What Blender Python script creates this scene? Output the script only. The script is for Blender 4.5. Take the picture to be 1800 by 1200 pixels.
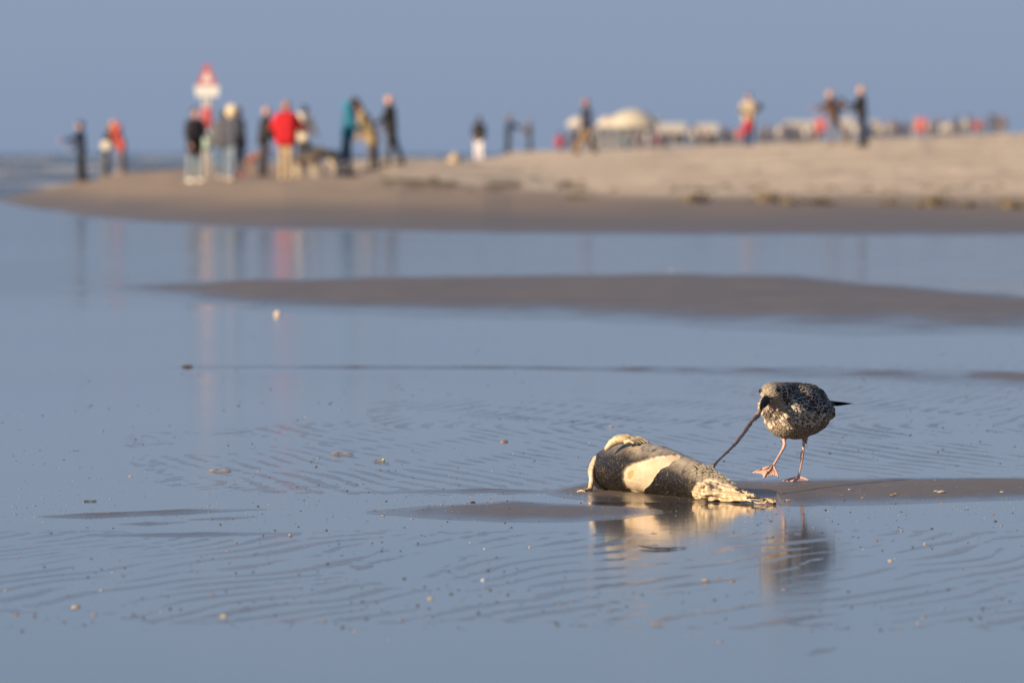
import bpy, bmesh, math, random
import numpy as np
from mathutils import Vector, Matrix
R = math.radians
for o in list(bpy.data.objects): bpy.data.objects.remove(o)
S = bpy.context.scene
COL = S.collection

# ------------------------------------------------------------ camera, sky, sun, exposure
FPX, CU, HV, CH = 15000.0, 900.0, 270.0, 1.34      # focal length in photo px, centre column, horizon row, eye height
cd = bpy.data.cameras.new('camera'); cam = bpy.data.objects.new('camera', cd); COL.objects.link(cam)
cd.lens = 300; cd.sensor_width = 36; cd.clip_start = .5; cd.clip_end = 150000
cam.location = (0, 0, CH); cam.rotation_euler = (R(90) - math.atan(330 / FPX), 0, 0)
cd.dof.use_dof = True; cd.dof.focus_distance = 33.9; cd.dof.aperture_fstop = 5.8
S.camera = cam
SUN_AZ, SUN_EL = R(55), R(19)                       # measured from straight behind the camera towards the left
W = bpy.data.worlds.new('World'); S.world = W; W.use_nodes = True
nt = W.node_tree; nt.nodes.clear()
out = nt.nodes.new('ShaderNodeOutputWorld'); bg = nt.nodes.new('ShaderNodeBackground')
sky = nt.nodes.new('ShaderNodeTexSky'); sky.sky_type = 'NISHITA'; sky.sun_disc = False
sky.sun_elevation = SUN_EL; sky.sun_rotation = math.pi + SUN_AZ
tc = nt.nodes.new('ShaderNodeTexCoord'); sp = nt.nodes.new('ShaderNodeSeparateXYZ')
rmp = nt.nodes.new('ShaderNodeValToRGB'); mx = nt.nodes.new('ShaderNodeMix'); mx.data_type = 'RGBA'
sc = nt.nodes.new('ShaderNodeVectorMath'); sc.operation = 'SCALE'; sc.inputs['Scale'].default_value = 3.0
nt.links.new(tc.outputs['Generated'], sp.inputs[0]); nt.links.new(sp.outputs['Z'], rmp.inputs[0])
cr = rmp.color_ramp; cr.elements[0].position = 0; cr.elements[0].color = (.420, .574, .89, 1)
cr.elements[1].position = 1; cr.elements[1].color = (.22, .36, .68, 1)
e = cr.elements.new(.06); e.color = (.424, .588, .90, 1)
e = cr.elements.new(.3); e.color = (.33, .48, .78, 1)
nt.links.new(rmp.outputs[0], sc.inputs[0])
mx.inputs[0].default_value = .9
nt.links.new(sky.outputs[0], mx.inputs[6]); nt.links.new(sc.outputs[0], mx.inputs[7])
bg.inputs['Strength'].default_value = .1
nt.links.new(mx.outputs[2], bg.inputs[0]); nt.links.new(bg.outputs[0], out.inputs[0])
sl = bpy.data.lights.new('sun', 'SUN'); so = bpy.data.objects.new('sun', sl); COL.objects.link(so)
sl.energy = 4.6; sl.angle = R(.6); sl.color = (1, .80, .56)
to_sun = Vector((-math.sin(SUN_AZ) * math.cos(SUN_EL), -math.cos(SUN_AZ) * math.cos(SUN_EL), math.sin(SUN_EL)))
so.rotation_euler = to_sun.to_track_quat('Z', 'Y').to_euler()
S.view_settings.view_transform = 'Standard'; S.view_settings.look = 'None'
S.view_settings.gamma = 1; S.view_settings.exposure = .8

# ------------------------------------------------------------ helpers
def tag(o, label=None, cat=None, group=None, kind=None):
    if label: o['label'] = label
    if cat: o['category'] = cat
    if group: o['group'] = group
    if kind: o['kind'] = kind
    return o
def empty(name, loc, rz=0, **k):
    o = bpy.data.objects.new(name, None); COL.objects.link(o); o.location = loc; o.rotation_euler = (0, 0, rz)
    o.empty_display_size = .1
    return tag(o, **k)
def link(name, me, m=None, parent=None, **k):
    o = bpy.data.objects.new(name, me); COL.objects.link(o)
    if m is not None and not me.materials: me.materials.append(m)
    if parent: o.parent = parent
    return tag(o, **k)
def mesh_np(name, V, F, smooth=True):
    V = np.asarray(V, dtype=np.float32); F = np.asarray(F, dtype=np.int32)
    me = bpy.data.meshes.new(name); n = F.shape[1]
    me.vertices.add(len(V)); me.vertices.foreach_set('co', V.ravel())
    me.loops.add(F.size); me.loops.foreach_set('vertex_index', F.ravel())
    me.polygons.add(len(F)); me.polygons.foreach_set('loop_start', np.arange(0, F.size, n, dtype=np.int32))
    me.polygons.foreach_set('use_smooth', np.full(len(F), smooth)); me.update(calc_edges=True); me.validate()
    return me
def fattr(me, name, arr):
    a = me.attributes.new(name, 'FLOAT', 'POINT'); a.data.foreach_set('value', np.asarray(arr, dtype=np.float32))
def coords(me):
    a = np.empty(len(me.vertices) * 3, dtype=np.float32); me.vertices.foreach_get('co', a); return a.reshape(-1, 3)
class Shape:
    """collects spheres, tapered capsules and blocks; mesh() welds them into one continuous skin"""
    def __init__(s): s.bm = bmesh.new()
    def ball(s, c, r, scale=None, rot=None, sub=2):
        M = Matrix.Translation(Vector(c))
        if rot is not None: M = M @ rot
        if scale: M = M @ Matrix.Diagonal((scale[0], scale[1], scale[2], 1))
        bmesh.ops.create_icosphere(s.bm, subdivisions=sub, radius=r, matrix=M); return s
    def cap(s, a, b, ra, rb, n=12, ends=True):
        a = Vector(a); b = Vector(b); d = b - a
        if d.length < 1e-6: return s
        M = Matrix.Translation((a + b) / 2) @ d.to_track_quat('Z', 'Y').to_matrix().to_4x4()
        bmesh.ops.create_cone(s.bm, cap_ends=True, segments=n, radius1=ra, radius2=rb, depth=d.length, matrix=M)
        if ends: s.ball(a, ra); s.ball(b, rb)
        return s
    def chain(s, pts, n=12):
        for (a, ra), (b, rb) in zip(pts[:-1], pts[1:]): s.cap(a, b, ra, rb, n)
        return s
    def box(s, c, size, rot=None, bev=0):
        M = Matrix.Translation(Vector(c))
        if rot is not None: M = M @ rot
        r = bmesh.ops.create_cube(s.bm, size=1, matrix=M @ Matrix.Diagonal((size[0], size[1], size[2], 1)))
        if bev:
            es = list({e for v in r['verts'] for e in v.link_edges})
            bmesh.ops.bevel(s.bm, geom=es, offset=bev, segments=2, affect='EDGES', profile=.5)
        return s
    def raw(s, name='m', smooth=False):
        me = bpy.data.meshes.new(name); s.bm.to_mesh(me); s.bm.free()
        if smooth: me.polygons.foreach_set('use_smooth', [True] * len(me.polygons))
        return me
    def mesh(s, voxel, smooth=4, name='m'):
        me = bpy.data.meshes.new('tmp'); s.bm.to_mesh(me); s.bm.free()
        o = bpy.data.objects.new('tmp', me); COL.objects.link(o)
        m = o.modifiers.new('r', 'REMESH'); m.mode = 'VOXEL'; m.voxel_size = voxel; m.use_smooth_shade = True
        if smooth:
            m = o.modifiers.new('s', 'SMOOTH'); m.factor = .5; m.iterations = smooth
        dg = bpy.context.evaluated_depsgraph_get(); dg.update()
        r = bpy.data.meshes.new_from_object(o.evaluated_get(dg)); r.name = name
        bpy.data.objects.remove(o); bpy.data.meshes.remove(me)
        r.polygons.foreach_set('use_smooth', [True] * len(r.polygons))
        return r
_rng = np.random.RandomState(7); _tab = _rng.rand(512, 512)
def vn(x, y, seed=0):
    x = np.asarray(x, dtype=float) + seed * 17.31; y = np.asarray(y, dtype=float) + seed * 9.77
    xi = np.floor(x).astype(int); yi = np.floor(y).astype(int); fx = x - xi; fy = y - yi
    fx = fx * fx * (3 - 2 * fx); fy = fy * fy * (3 - 2 * fy)
    g = lambda a, b: _tab[a % 512, b % 512]
    return (g(xi, yi) * (1 - fx) + g(xi + 1, yi) * fx) * (1 - fy) + (g(xi, yi + 1) * (1 - fx) + g(xi + 1, yi + 1) * fx) * fy
def fbm(x, y, seed=0, o=3):
    s = 0; a = .5; t = 0
    for k in range(o):
        s = s + a * vn(x * 2 ** k, y * 2 ** k, seed + k); t += a; a *= .5
    return s / t
def sstep(a, b, x):
    t = np.clip((x - a) / (b - a), 0, 1); return t * t * (3 - 2 * t)

# ---- materials
class NT:
    def __init__(s, name):
        s.m = bpy.data.materials.new(name); s.m.use_nodes = True; s.t = s.m.node_tree
        s.b = s.t.nodes['Principled BSDF']
    def n(s, ty, **k):
        x = s.t.nodes.new(ty)
        for a, v in k.items():
            if a in x.inputs: x.inputs[a].default_value = v
            else: setattr(x, a, v)
        return x
    def l(s, a, b): s.t.links.new(a, b)
    def co(s, scale=(1, 1, 1)):
        t = s.n('ShaderNodeTexCoord'); m = s.n('ShaderNodeMapping'); m.inputs['Scale'].default_value = scale
        s.l(t.outputs['Object'], m.inputs[0]); return m.outputs[0]
    def noise(s, scale, detail=4, rough=.55, co=None, dist=0):
        x = s.n('ShaderNodeTexNoise'); x.inputs['Scale'].default_value = scale; x.inputs['Detail'].default_value = detail
        x.inputs['Roughness'].default_value = rough; x.inputs['Distortion'].default_value = dist
        s.l(co if co is not None else s.co(), x.inputs['Vector']); return x.outputs['Fac']
    def ramp(s, f, stops):
        x = s.n('ShaderNodeValToRGB'); r = x.color_ramp
        while len(r.elements) < len(stops): r.elements.new(.5)
        for el, (p, c) in zip(r.elements, stops):
            el.position = p; el.color = (c, c, c, 1) if isinstance(c, (int, float)) else (*c, 1)
        s.l(f, x.inputs[0]); return x.outputs[0]
    def mix(s, f, a, b, bt='MIX'):
        x = s.n('ShaderNodeMix'); x.data_type = 'RGBA'; x.blend_type = bt
        for v, i in ((f, 0), (a, 6), (b, 7)):
            if hasattr(v, 'is_linked'): s.l(v, x.inputs[i])
            elif i == 0: x.inputs[0].default_value = v
            else: x.inputs[i].default_value = (*v, 1)
        return x.outputs[2]
    def math(s, op, a, b=0, clamp=False):
        x = s.n('ShaderNodeMath'); x.operation = op; x.use_clamp = clamp
        for v, i in ((a, 0), (b, 1)):
            if hasattr(v, 'is_linked'): s.l(v, x.inputs[i])
            else: x.inputs[i].default_value = v
        return x.outputs[0]
    def attr(s, name, o='Fac'):
        x = s.n('ShaderNodeAttribute'); x.attribute_name = name; return x.outputs[o]
    def bump(s, h, dist, strength=1, prev=None):
        x = s.n('ShaderNodeBump'); x.inputs['Distance'].default_value = dist; x.inputs['Strength'].default_value = strength
        s.l(h, x.inputs['Height'])
        if prev is not None: s.l(prev, x.inputs['Normal'])
        return x.outputs[0]
    def set(s, color=None, rough=None, normal=None, **k):
        for v, nm in ((color, 'Base Color'), (rough, 'Roughness'), (normal, 'Normal')):
            if v is None: continue
            if hasattr(v, 'is_linked'): s.l(v, s.b.inputs[nm])
            elif nm == 'Base Color': s.b.inputs[nm].default_value = (*v, 1)
            else: s.b.inputs[nm].default_value = v
        for a, v in k.items(): s.b.inputs[a].default_value = v
        return s.m
_mats = {}
def cloth(c, rough=.85, scale=9, var=.25):
    key = (tuple(c), rough)
    if key in _mats: return _mats[key]
    t = NT('fabric'); f = t.noise(scale, 4); d = tuple(x * (1 - var) for x in c); l = tuple(min(1, x * (1 + var)) for x in c)
    m = t.set(t.ramp(f, [(.3, d), (.7, l)]), rough, t.bump(t.noise(scale * 1.5, 3), .02, .6))
    _mats[key] = m; return m
SKIN = cloth((.52, .27, .18), .5, 14, .12)

def P(px, py, Y):
    """world point that stands at distance Y behind the photo's pixel (px, py)"""
    return Vector(((px - CU) * Y / FPX, Y, CH - (py - HV) * Y / FPX))

# ------------------------------------------------------------ the terrain
PROF = {
 -1500: [(100, -.3), (232, -.12), (243, .00), (252, -.12), (330, -.4)],
 -300: [(100, -.3), (225, -.10), (236, .025), (246, .03), (258, -.1), (330, -.4)],
 0: [(100, -.3), (222, -.05), (231, .0), (240, .075), (248, .06), (262, -.1), (330, -.4)],
 100: [(100, -.3), (180, -.04), (193, 0), (225, .33), (240, .42), (252, .36), (280, -.1), (330, -.4)],
 200: [(100, -.3), (160, -.04), (170, 0), (206, .43), (240, .63), (285, .68), (320, -.1), (360, -.4)],
 300: [(100, -.3), (150, -.04), (160, 0), (206, .62), (235, .76), (285, .80), (330, -.1), (370, -.4)],
 500: [(100, -.3), (137, -.04), (147, 0), (191, .70), (225, .86), (285, 1.0), (330, -.1), (370, -.4)],
 700: [(100, -.3), (133, -.04), (143, 0), (168, .42), (190, .80), (215, .96), (245, 1.17), (275, 1.15), (330, -.1), (400, -.4)],
 850: [(100, -.3), (130, -.04), (139, 0), (170, .42), (200, .80), (250, 1.06), (330, 1.13), (355, 1.05), (410, -.1), (460, -.4)],
 900: [(100, -.3), (128, -.04), (138, 0), (170, .36), (200, .72), (250, 1.08), (330, 1.22), (376, 1.38), (450, 1.47), (520, -.1), (600, -.4)],
 1000: [(100, -.3), (127, -.04), (136.5, 0), (170, .32), (200, .62), (230, .95), (270, 1.30), (380, 1.42), (450, 1.48), (600, .6), (1600, .4)],
 1200: [(100, -.3), (126, -.04), (135.5, 0), (170, .30), (200, .66), (230, 1.0), (270, 1.42), (300, 1.57), (400, 1.55), (800, 1.7), (1600, 2.0)],
 1500: [(100, -.3), (126, -.04), (135, 0), (170, .30), (200, .68), (230, 1.1), (259, 1.55), (300, 1.80), (400, 1.85), (800, 2.25), (1600, 3.0)],
 1800: [(100, -.3), (126, -.04), (135, 0), (170, .30), (200, .72), (230, 1.25), (259, 1.75), (300, 2.04), (400, 2.15), (690, 2.95), (1600, 3.6)],
 2600: [(100, -.3), (126, -.04), (135, 0), (170, .30), (200, .8), (259, 1.9), (300, 2.3), (400, 2.5), (690, 3.2), (1600, 3.8)],
}
PK = sorted(PROF)
BARS = [  # (column, far edge row, near edge row, height)
 [(60, 511, 517, .003), (200, 506, 532, .018), (300, 500, 545, .042), (450, 494, 561, .07), (700, 485, 572, .085), (950, 480, 577, .09), (1200, 476, 586, .09), (1400, 480, 597, .08), (1540, 500, 599, .065), (1800, 532, 600, .06), (2600, 545, 575, .03)],
 [(180, 646, 648, .0005), (350, 644, 649, .0065), (900, 645, 650, .008), (1200, 645, 658, .0095), (1500, 647, 670, .0105), (1800, 650, 682, .0105), (2600, 655, 680, .002)],
 [(960, 862, 870, .002), (1030, 848, 881, .014), (1150, 842, 884, .016), (1280, 842, 884, .014), (1340, 843, 888, .014), (1420, 840, 890, .016), (1600, 838, 886, .020), (1800, 838, 880, .020), (2600, 840, 878, .018)],
 [(640, 898, 903, .002), (750, 887, 912, .013), (900, 878, 918, .016), (1000, 884, 918, .015), (1100, 889, 912, .013), (1170, 894, 902, .001)],
 [(60, 906, 910, .0005), (150, 902, 911, .0088), (300, 896, 905, .0088), (470, 893, 897, .001)],
 [(200, 920, 922, .0005), (260, 917, 924, .008), (330, 916, 920, .0005)],
 [(140, 939, 943, .0012), (300, 937, 943, .0075), (530, 934, 939, .006)],
 [(330, 912, 915, .001), (400, 908, 914, .004), (460, 906, 909, .001)],
 [(1360, 1158, 1170, .0008), (1420, 1144, 1160, .0016), (1475, 1134, 1145, .0008)],
 [(1340, 1088, 1094, .002), (1400, 1092, 1102, .003), (1460, 1101, 1107, .002)],
 [(180, 460, 467, .002), (350, 451, 461, .006), (500, 438, 446, .002)],
 [(-300, 430, 452, .002), (0, 432, 450, .005), (180, 436, 450, .002)],
 [(560, 866, 868, .001), (720, 861, 867, .008), (860, 859, 866, .009), (960, 862, 867, .003)],
]
def WL(Y):
    """level of the water film: tilted gently in front of the middle sandbank to lose far reflections"""
    return np.interp(Y, [52, 69, 76, 92], [0, .075, .075, 0])  # slope added so distant people and the sign stop mirroring on this stretch
def beach(u, Y):
    zs = np.stack([np.interp(Y, [p[0] for p in PROF[k]], [p[1] for p in PROF[k]]) for k in PK])
    k = np.clip(np.searchsorted(PK, u) - 1, 0, len(PK) - 2); pk = np.array(PK, dtype=float)
    t = np.clip((u - pk[k]) / (pk[k + 1] - pk[k]), 0, 1); i = np.arange(u.size)
    return zs[k, i] * (1 - t) + zs[k + 1, i] * t
def terrain(X, Y):
    """height of the sand at world X, Y"""
    shp = np.shape(X); X = np.atleast_1d(np.asarray(X, float)).ravel(); Y = np.atleast_1d(np.asarray(Y, float)).ravel()
    u = CU + FPX * X / Y; v = HV + FPX * CH / Y
    z = beach(u, Y)
    onb = sstep(.25, .8, z)
    z = z + onb * (.10 * (fbm(X / 2.6, Y / 3.2, 3) - .5) + .06 * (vn(X / .6, Y / 1.2, 4) - .5)) * sstep(100, 140, Y)
    z = z + sstep(.0, .2, z) * .03 * (fbm(X / 5, Y / 5, 5) - .5)
    near = sstep(135, 120, Y)
    lo = np.full_like(z, -.012)
    # ripple field
    wob = .16 * (fbm(X / 1.1, Y / 3.5, 12) - .5) + .05 * (vn(X / .3, Y / .9, 15) - .5)
    ph1 = (X - .2 * np.sqrt((Y - 42) ** 2 + .16) + wob * 1.6 + .25 * (fbm(X / 3, Y / 9, 18) - .5)) / .125
    ph2 = (X - .30 * Y + wob * 3.0) / .155
    kk = sstep(31.5, 33, Y); ph = ph2 * (1 - kk) + ph1 * kk
    r = (.5 + .5 * np.cos(2 * np.pi * ph)) ** 1.2
    n1 = fbm((X + .2 * np.abs(Y - 42)) / .16, Y / .7, 13, 2)
    def win(a, b, c, d): return sstep(a, b, v) * sstep(d, c, v)
    amp = win(700, 714, 780, 850) * sstep(620, 980, u) * 1.75
    amp = np.maximum(amp, win(735, 770, 800, 880) * sstep(150, 750, u) * .55)
    amp = np.maximum(amp, win(925, 975, 1060, 1100) * .8 * (.35 + .65 * sstep(.35, .6, fbm(X / .8, Y / 2, 19, 2))))
    amp = np.maximum(amp, win(640, 655, 680, 705) * sstep(1150, 1600, u) * .8)
    amp = np.maximum(amp, win(1040, 1060, 1080, 1110) * sstep(900, 1500, u))
    amp = amp * sstep(.22, .52, fbm(X / 1.0, Y / 2.6, 14, 3))
    rz = amp * .0062 * (r - .80 + 1.2 * (n1 - .5))
    rz = np.where(amp > .02, np.maximum(rz, -.006), lo)
    lo = np.maximum(lo, rz)
    # wind and current ridges in the far channel and choppy shallows at the right
    wch = win(418, 430, 470, 500) * (.55 + .45 * sstep(1200, 1500, u)) + win(470, 490, 540, 560) * sstep(1420, 1600, u) * .9
    lo = np.maximum(lo, np.where(wch > .02, wch * .05 * (fbm(X / 2.4, Y / 1.7, 80, 3) - .60), -.012))
    for b in BARS:
        us = [p[0] for p in b]
        vt = np.interp(u, us, [p[1] for p in b]); vb = np.interp(u, us, [p[2] for p in b])
        hh = np.interp(u, us, [p[3] for p in b]) * (u > us[0]) * (u < us[-1]); hh = np.where(hh < .0125, hh * (.25 + 1.5 * fbm(X / .35, Y / 2, 24, 2)), hh)
        t = (v - vt) / (vb - vt)
        w = np.clip(1 - (2 * t - 1) ** 2, -3, 1)
        nz = (fbm(X / .5, Y / 1.5, 20, 3) - .5) * np.where(Y > 60, .028, .0075) + (fbm(X / .12, Y / .4, 23, 2) - .5) * .003
        hb = np.where(hh > 0, hh * w + nz * np.where(w > -1, 1, 0) - .001, -.012)
        lo = np.maximum(lo, hb)
    # small mounds the carcass has scoured
    lo = lo + (Y < 60) * .0008 * (vn(X / .03, Y / .08, 30) - .5)
    z = np.where(near > 0, np.maximum(z, lo + WL(Y)), z)
    z = np.maximum(z, -.5)
    return z.reshape(shp) if shp else float(z[0])
def ground_at(px, Y):
    X = (px - CU) * Y / FPX; return X, max(terrain(X, Y), float(WL(Y)))
def hit(px, py):
    """where the sight line through (px, py) meets sand or water"""
    Y = HITY; X = (px - CU) * Y / FPX; z = CH - (py - HV) * Y / FPX; tz = np.maximum(terrain(X, Y), WL(Y)); q = int(np.argmax(z <= tz))
    return Vector((X[q], Y[q], tz[q])) if z[q] <= tz[q] else P(px, py, 300)
HITY = np.concatenate([np.arange(16, 60, .08), np.arange(60, 420, .8)])
us = np.concatenate([-np.geomspace(16000, 620, 26), np.arange(-600, -100, 12), np.arange(-100, 1900, 4), np.arange(1900, 2400, 12), np.geomspace(2420, 17000, 26)])
vs = np.concatenate([np.arange(2300, 1250, -8), np.arange(1250, 500, -1.6), np.arange(500, 420, -1.2)])
Ys = np.concatenate([FPX * CH / (vs - HV), np.arange(135, 330, 1.0), np.geomspace(331, 1600, 60)])
UU, YY = np.meshgrid(us, Ys); XX = (UU - CU) * YY / FPX
ZZ = terrain(XX, YY)
nr, nc = UU.shape
V = np.stack([XX, YY, ZZ], -1).reshape(-1, 3)
idx = np.arange(nr * nc).reshape(nr, nc)
F = np.stack([idx[:-1, :-1], idx[:-1, 1:], idx[1:, 1:], idx[1:, :-1]], -1).reshape(-1, 4)
gm = mesh_np('sand', V, F)
Uf, Yf, Zf, Xf = UU.ravel(), YY.ravel(), ZZ.ravel(), XX.ravel()
thr = np.interp(Uf, [0, 300, 560, 640, 760, 900, 1100, 1800, 2600], [2, 1.6, 1.15, .92, .74, .56, .46, .44, .44])
dry = sstep(-.10, .12, Zf - thr + .22 * (fbm(Xf / 6, Yf / 9, 40) - .5)) * (Yf > 120)
fattr(gm, 'dry', dry)
damp = sstep(.10, .55, Zf + .15 * (fbm(Xf / 3, Yf / 14, 41) - .5)) * (Yf > 120)
fattr(gm, 'damp', damp)
film = 1 - sstep(np.where(Yf > 60, .004, .0010), np.where(Yf > 60, .065, .0165), Zf - WL(Yf) + np.where(Yf > 60, .02, .012) * (fbm(Xf / .35, Yf / 1.0, 43, 4) - .5))
fattr(gm, 'film', film)
t = NT('sand')
f1 = t.noise(1.2, 5, .6); f2 = t.noise(160, 3, .6); f3 = t.noise(.35, 4, .6)
wet = t.mix(t.ramp(f2, [(.35, 0.), (.7, 1.)]), (.115, .088, .068), (.17, .132, .102))
wet = t.mix(t.ramp(f3, [(.35, 0.), (.7, .6)]), wet, (.10, .075, .06)); wet = t.mix(t.ramp(t.noise(9, 5, .7), [(.45, 0.), (.7, .5)]), wet, (.20, .16, .125)); wet = t.mix(t.ramp(t.noise(70, 2, .7), [(.68, 0.), (.74, .8)]), wet, (.03, .025, .022))
dmp = t.mix(t.ramp(t.noise(.5, 4), [(.3, 0.), (.7, 1.)]), (.24, .175, .125), (.31, .23, .165))
dr = t.mix(t.ramp(f1, [(.3, 0.), (.7, 1.)]), (.50, .39, .285), (.67, .54, .40)); dr = t.mix(t.ramp(t.noise(.22, 5, .65, t.co((1, .6, 1))), [(.42, 0.), (.62, .65)]), dr, (.36, .27, .19))
A, D = t.attr('dry'), t.attr('damp')
c = t.mix(A, t.mix(D, wet, dmp), dr)
FI = t.attr('film')
c = t.mix(t.math('MULTIPLY', FI, .7), c, (.045, .043, .046))
rgh = t.math('SUBTRACT', t.math('ADD', .50, t.math('MULTIPLY', D, .4), True), t.math('MULTIPLY', FI, .42), True)
nb = t.bump(f2, .0015, .7)
b2 = t.n('ShaderNodeBump'); b2.inputs['Distance'].default_value = .16; t.l(t.noise(2.2, 4, .6), b2.inputs['Height'])
t.l(nb, b2.inputs['Normal']); t.l(A, b2.inputs['Strength'])
t.set(c, rgh, b2.outputs[0]); t.b.inputs['Specular IOR Level'].default_value = .5
link('sand', gm, t.m, kind='structure')
# wide bed under everything
bm = mesh_np('ground', [(-40000, -300, -.7), (40000, -300, -.7), (40000, 2000, -.7), (-40000, 2000, -.7)], [(0, 1, 2, 3)], False)
link('ground', bm, t.m, kind='structure')
# water: the tidal pools (still), and the sea with its chop
t = NT('pool_water')
n1 = t.noise(1.3, 3, .6, t.co((1, .35, 1))); n2 = t.noise(9, 2, .5, t.co((1, .5, 1)))
nn = t.bump(n1, .0010, 1); nn = t.bump(n2, .00045, 1, nn)
wc = t.mix(t.ramp(t.noise(.5, 4, .6, t.co((1, .3, 1))), [(.35, 0.), (.7, 1.)]), (.055, .062, .070), (.085, .085, .085))
gy = t.n('ShaderNodeTexCoord'); sy = t.n('ShaderNodeSeparateXYZ'); t.l(gy.outputs['Object'], sy.inputs[0])
ruff = t.ramp(t.math('DIVIDE', sy.outputs['Y'], 200), [(.0, .075), (.22, .07), (.26, .085), (.36, .085), (.45, .11), (1., .11)])
for nd in t.t.nodes:
    if nd.bl_idname == 'ShaderNodeBump' and abs(nd.inputs['Distance'].default_value - .0010) < 1e-6:
        nd.inputs['Distance'].default_value = .0030
        t.l(t.ramp(t.math('DIVIDE', sy.outputs['Y'], 200), [(.0, .45), (.22, .45), (.27, 1.), (1., 1.)]), nd.inputs['Strength'])
t.set(wc, ruff, nn); t.b.inputs['IOR'].default_value = 1.45
POOL = t.m
wy = [-300, 52, 69, 76, 92, 262]; wv = []
for y_ in wy: wv += [(-4000, y_, float(WL(y_))), (4000, y_, float(WL(y_)))]
pm = mesh_np('water', wv, [(2 * k, 2 * k + 1, 2 * k + 3, 2 * k + 2) for k in range(len(wy) - 1)], False)
link('water', pm, POOL, kind='structure')
ss = np.concatenate([-np.geomspace(30000, 900, 14), np.arange(-600, 1500, 7), np.geomspace(1600, 30000, 14)])
sY = np.concatenate([np.arange(262, 700, 2.2), np.geomspace(702, 3000, 120), np.geomspace(3200, 90000, 16)])
UU2, YY2 = np.meshgrid(ss, sY); XX2 = (UU2 - CU) * YY2 / FPX
swell = fbm(XX2 / 26, YY2 / 7, 50, 3)
roll = sstep(.50, .78, swell) * (.2 + .8 * sstep(280, 420, YY2))
ZZ2 = (roll * .42 + .05 * (fbm(XX2 / 3, YY2 / 2.2, 51) - .5)) * sstep(262, 290, YY2) * sstep(5000, 2500, YY2)
nr2, nc2 = UU2.shape; idx = np.arange(nr2 * nc2).reshape(nr2, nc2)
F2 = np.stack([idx[:-1, :-1], idx[:-1, 1:], idx[1:, 1:], idx[1:, :-1]], -1).reshape(-1, 4)
sm = mesh_np('sea', np.stack([XX2, YY2, ZZ2], -1).reshape(-1, 3), F2)
foam = sstep(.62, .72, swell) * sstep(.42, .62, fbm(XX2 / 5, YY2 / 2, 52))
fattr(sm, 'foam', foam.ravel())
t = NT('sea_water')
fo = t.attr('foam')
c = t.mix(fo, (.05, .07, .095), (.46, .46, .47))
t.set(c, t.math('ADD', .22, t.math('MULTIPLY', fo, .6)), t.bump(t.noise(.6, 4, .6, t.co((1, 1.6, 1))), .25, 1)); t.b.inputs['IOR'].default_value = 1.34
link('sea', sm, t.m, kind='structure')

# ------------------------------------------------------------ the dead seal
SEALC = [((1088, 832, 33.95), .062), ((1068, 827, 33.72), .082), ((1080, 823, 33.62), .090), ((1110, 820, 33.50), .099), ((1135, 823, 33.42), .102),
         ((1160, 828, 33.34), .100), ((1205, 840, 33.20), .083), ((1240, 850, 33.07), .067), ((1272, 862, 32.95), .047), ((1292, 868, 32.88), .030)]
seal = empty('dead_seal', tuple(P(1150, 880, 33.3)[:2]) + (0.0,), label='dead speckled grey seal with torn cream patches lying on the wet sand', cat='seal')
def in_frame(o): o.matrix_parent_inverse = Matrix.Translation(-o.parent.location)
def under(root, name, me, m, **k):
    o = link(name, me, m, root, **k)
    if root.parent is None: o.matrix_parent_inverse = Matrix.Translation(-Vector(root.location))
    return o
sh = Shape()
sh.chain([(P(*p), r) for p, r in SEALC], 24)
for p, r in SEALC[2:7]:
    q = P(*p); sh.ball(q + Vector((0, .02, -.012)), r, (1.05, 1.15, .93), sub=3)
sme = sh.mesh(.0048, 14, 'seal_body')
def poly_sd(u, v, poly):
    n = len(poly); d = np.full(u.shape, 1e9); ins = np.zeros(u.shape, bool)
    for i in range(n):
        (x0, y0), (x1, y1) = poly[i], poly[(i + 1) % n]
        ex, ey = x1 - x0, y1 - y0; tt = np.clip(((u - x0) * ex + (v - y0) * ey) / (ex * ex + ey * ey), 0, 1)
        d = np.minimum(d, np.hypot(u - x0 - ex * tt, v - y0 - ey * tt))
        c = ((y0 > v) != (y1 > v)) & (u < (x1 - x0) * (v - y0) / ((y1 - y0) if y1 != y0 else 1e-9) + x0); ins ^= c
    return np.where(ins, d, -d)
PATCH = [(1094, 841), (1094.5, 829), (1101, 820), (1110, 814.5), (1124, 810), (1140, 806), (1156, 802), (1178, 799), (1196, 798), (1197, 803), (1188, 809), (1177, 815.6), (1160, 825.6),
         (1151, 836), (1143, 851), (1133, 860), (1131, 864), (1137, 871), (1124, 868.5), (1113, 865), (1104, 861), (1097, 852)]
HOLE = [(1101, 834), (1105, 829), (1110, 828), (1112, 831), (1109, 839), (1105, 846), (1101, 843)]
TAILP = [(1219, 861), (1222, 852), (1229, 849), (1236, 846), (1241, 842), (1248, 840), (1262, 844), (1275, 850), (1290, 856), (1310, 868), (1310, 890), (1225, 890)]
CHEST = [(1029, 868), (1030, 840), (1036, 815), (1043, 802), (1048, 799), (1042, 812), (1038, 828), (1036.5, 868)]
C = coords(sme); px = CU + FPX * C[:, 0] / C[:, 1]; py = HV + FPX * (CH - C[:, 2]) / C[:, 1]
nrm = np.empty(len(C) * 3, dtype=np.float32); sme.vertices.foreach_get('normal', nrm); nrm = nrm.reshape(-1, 3)
front = nrm[:, 1] < .25
jit = 4 * (vn(C[:, 0] / .012, C[:, 2] / .012, 60) - .5)
pat = sstep(-.9, .9, poly_sd(px, py, PATCH) + .5 * jit) * front
tlp = sstep(-1, 1, poly_sd(px, py, TAILP) + jit) * front
chp = sstep(-.6, .6, poly_sd(px, py, CHEST)) * front
hol = sstep(-.8, .8, poly_sd(px, py, HOLE)) * front
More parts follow.
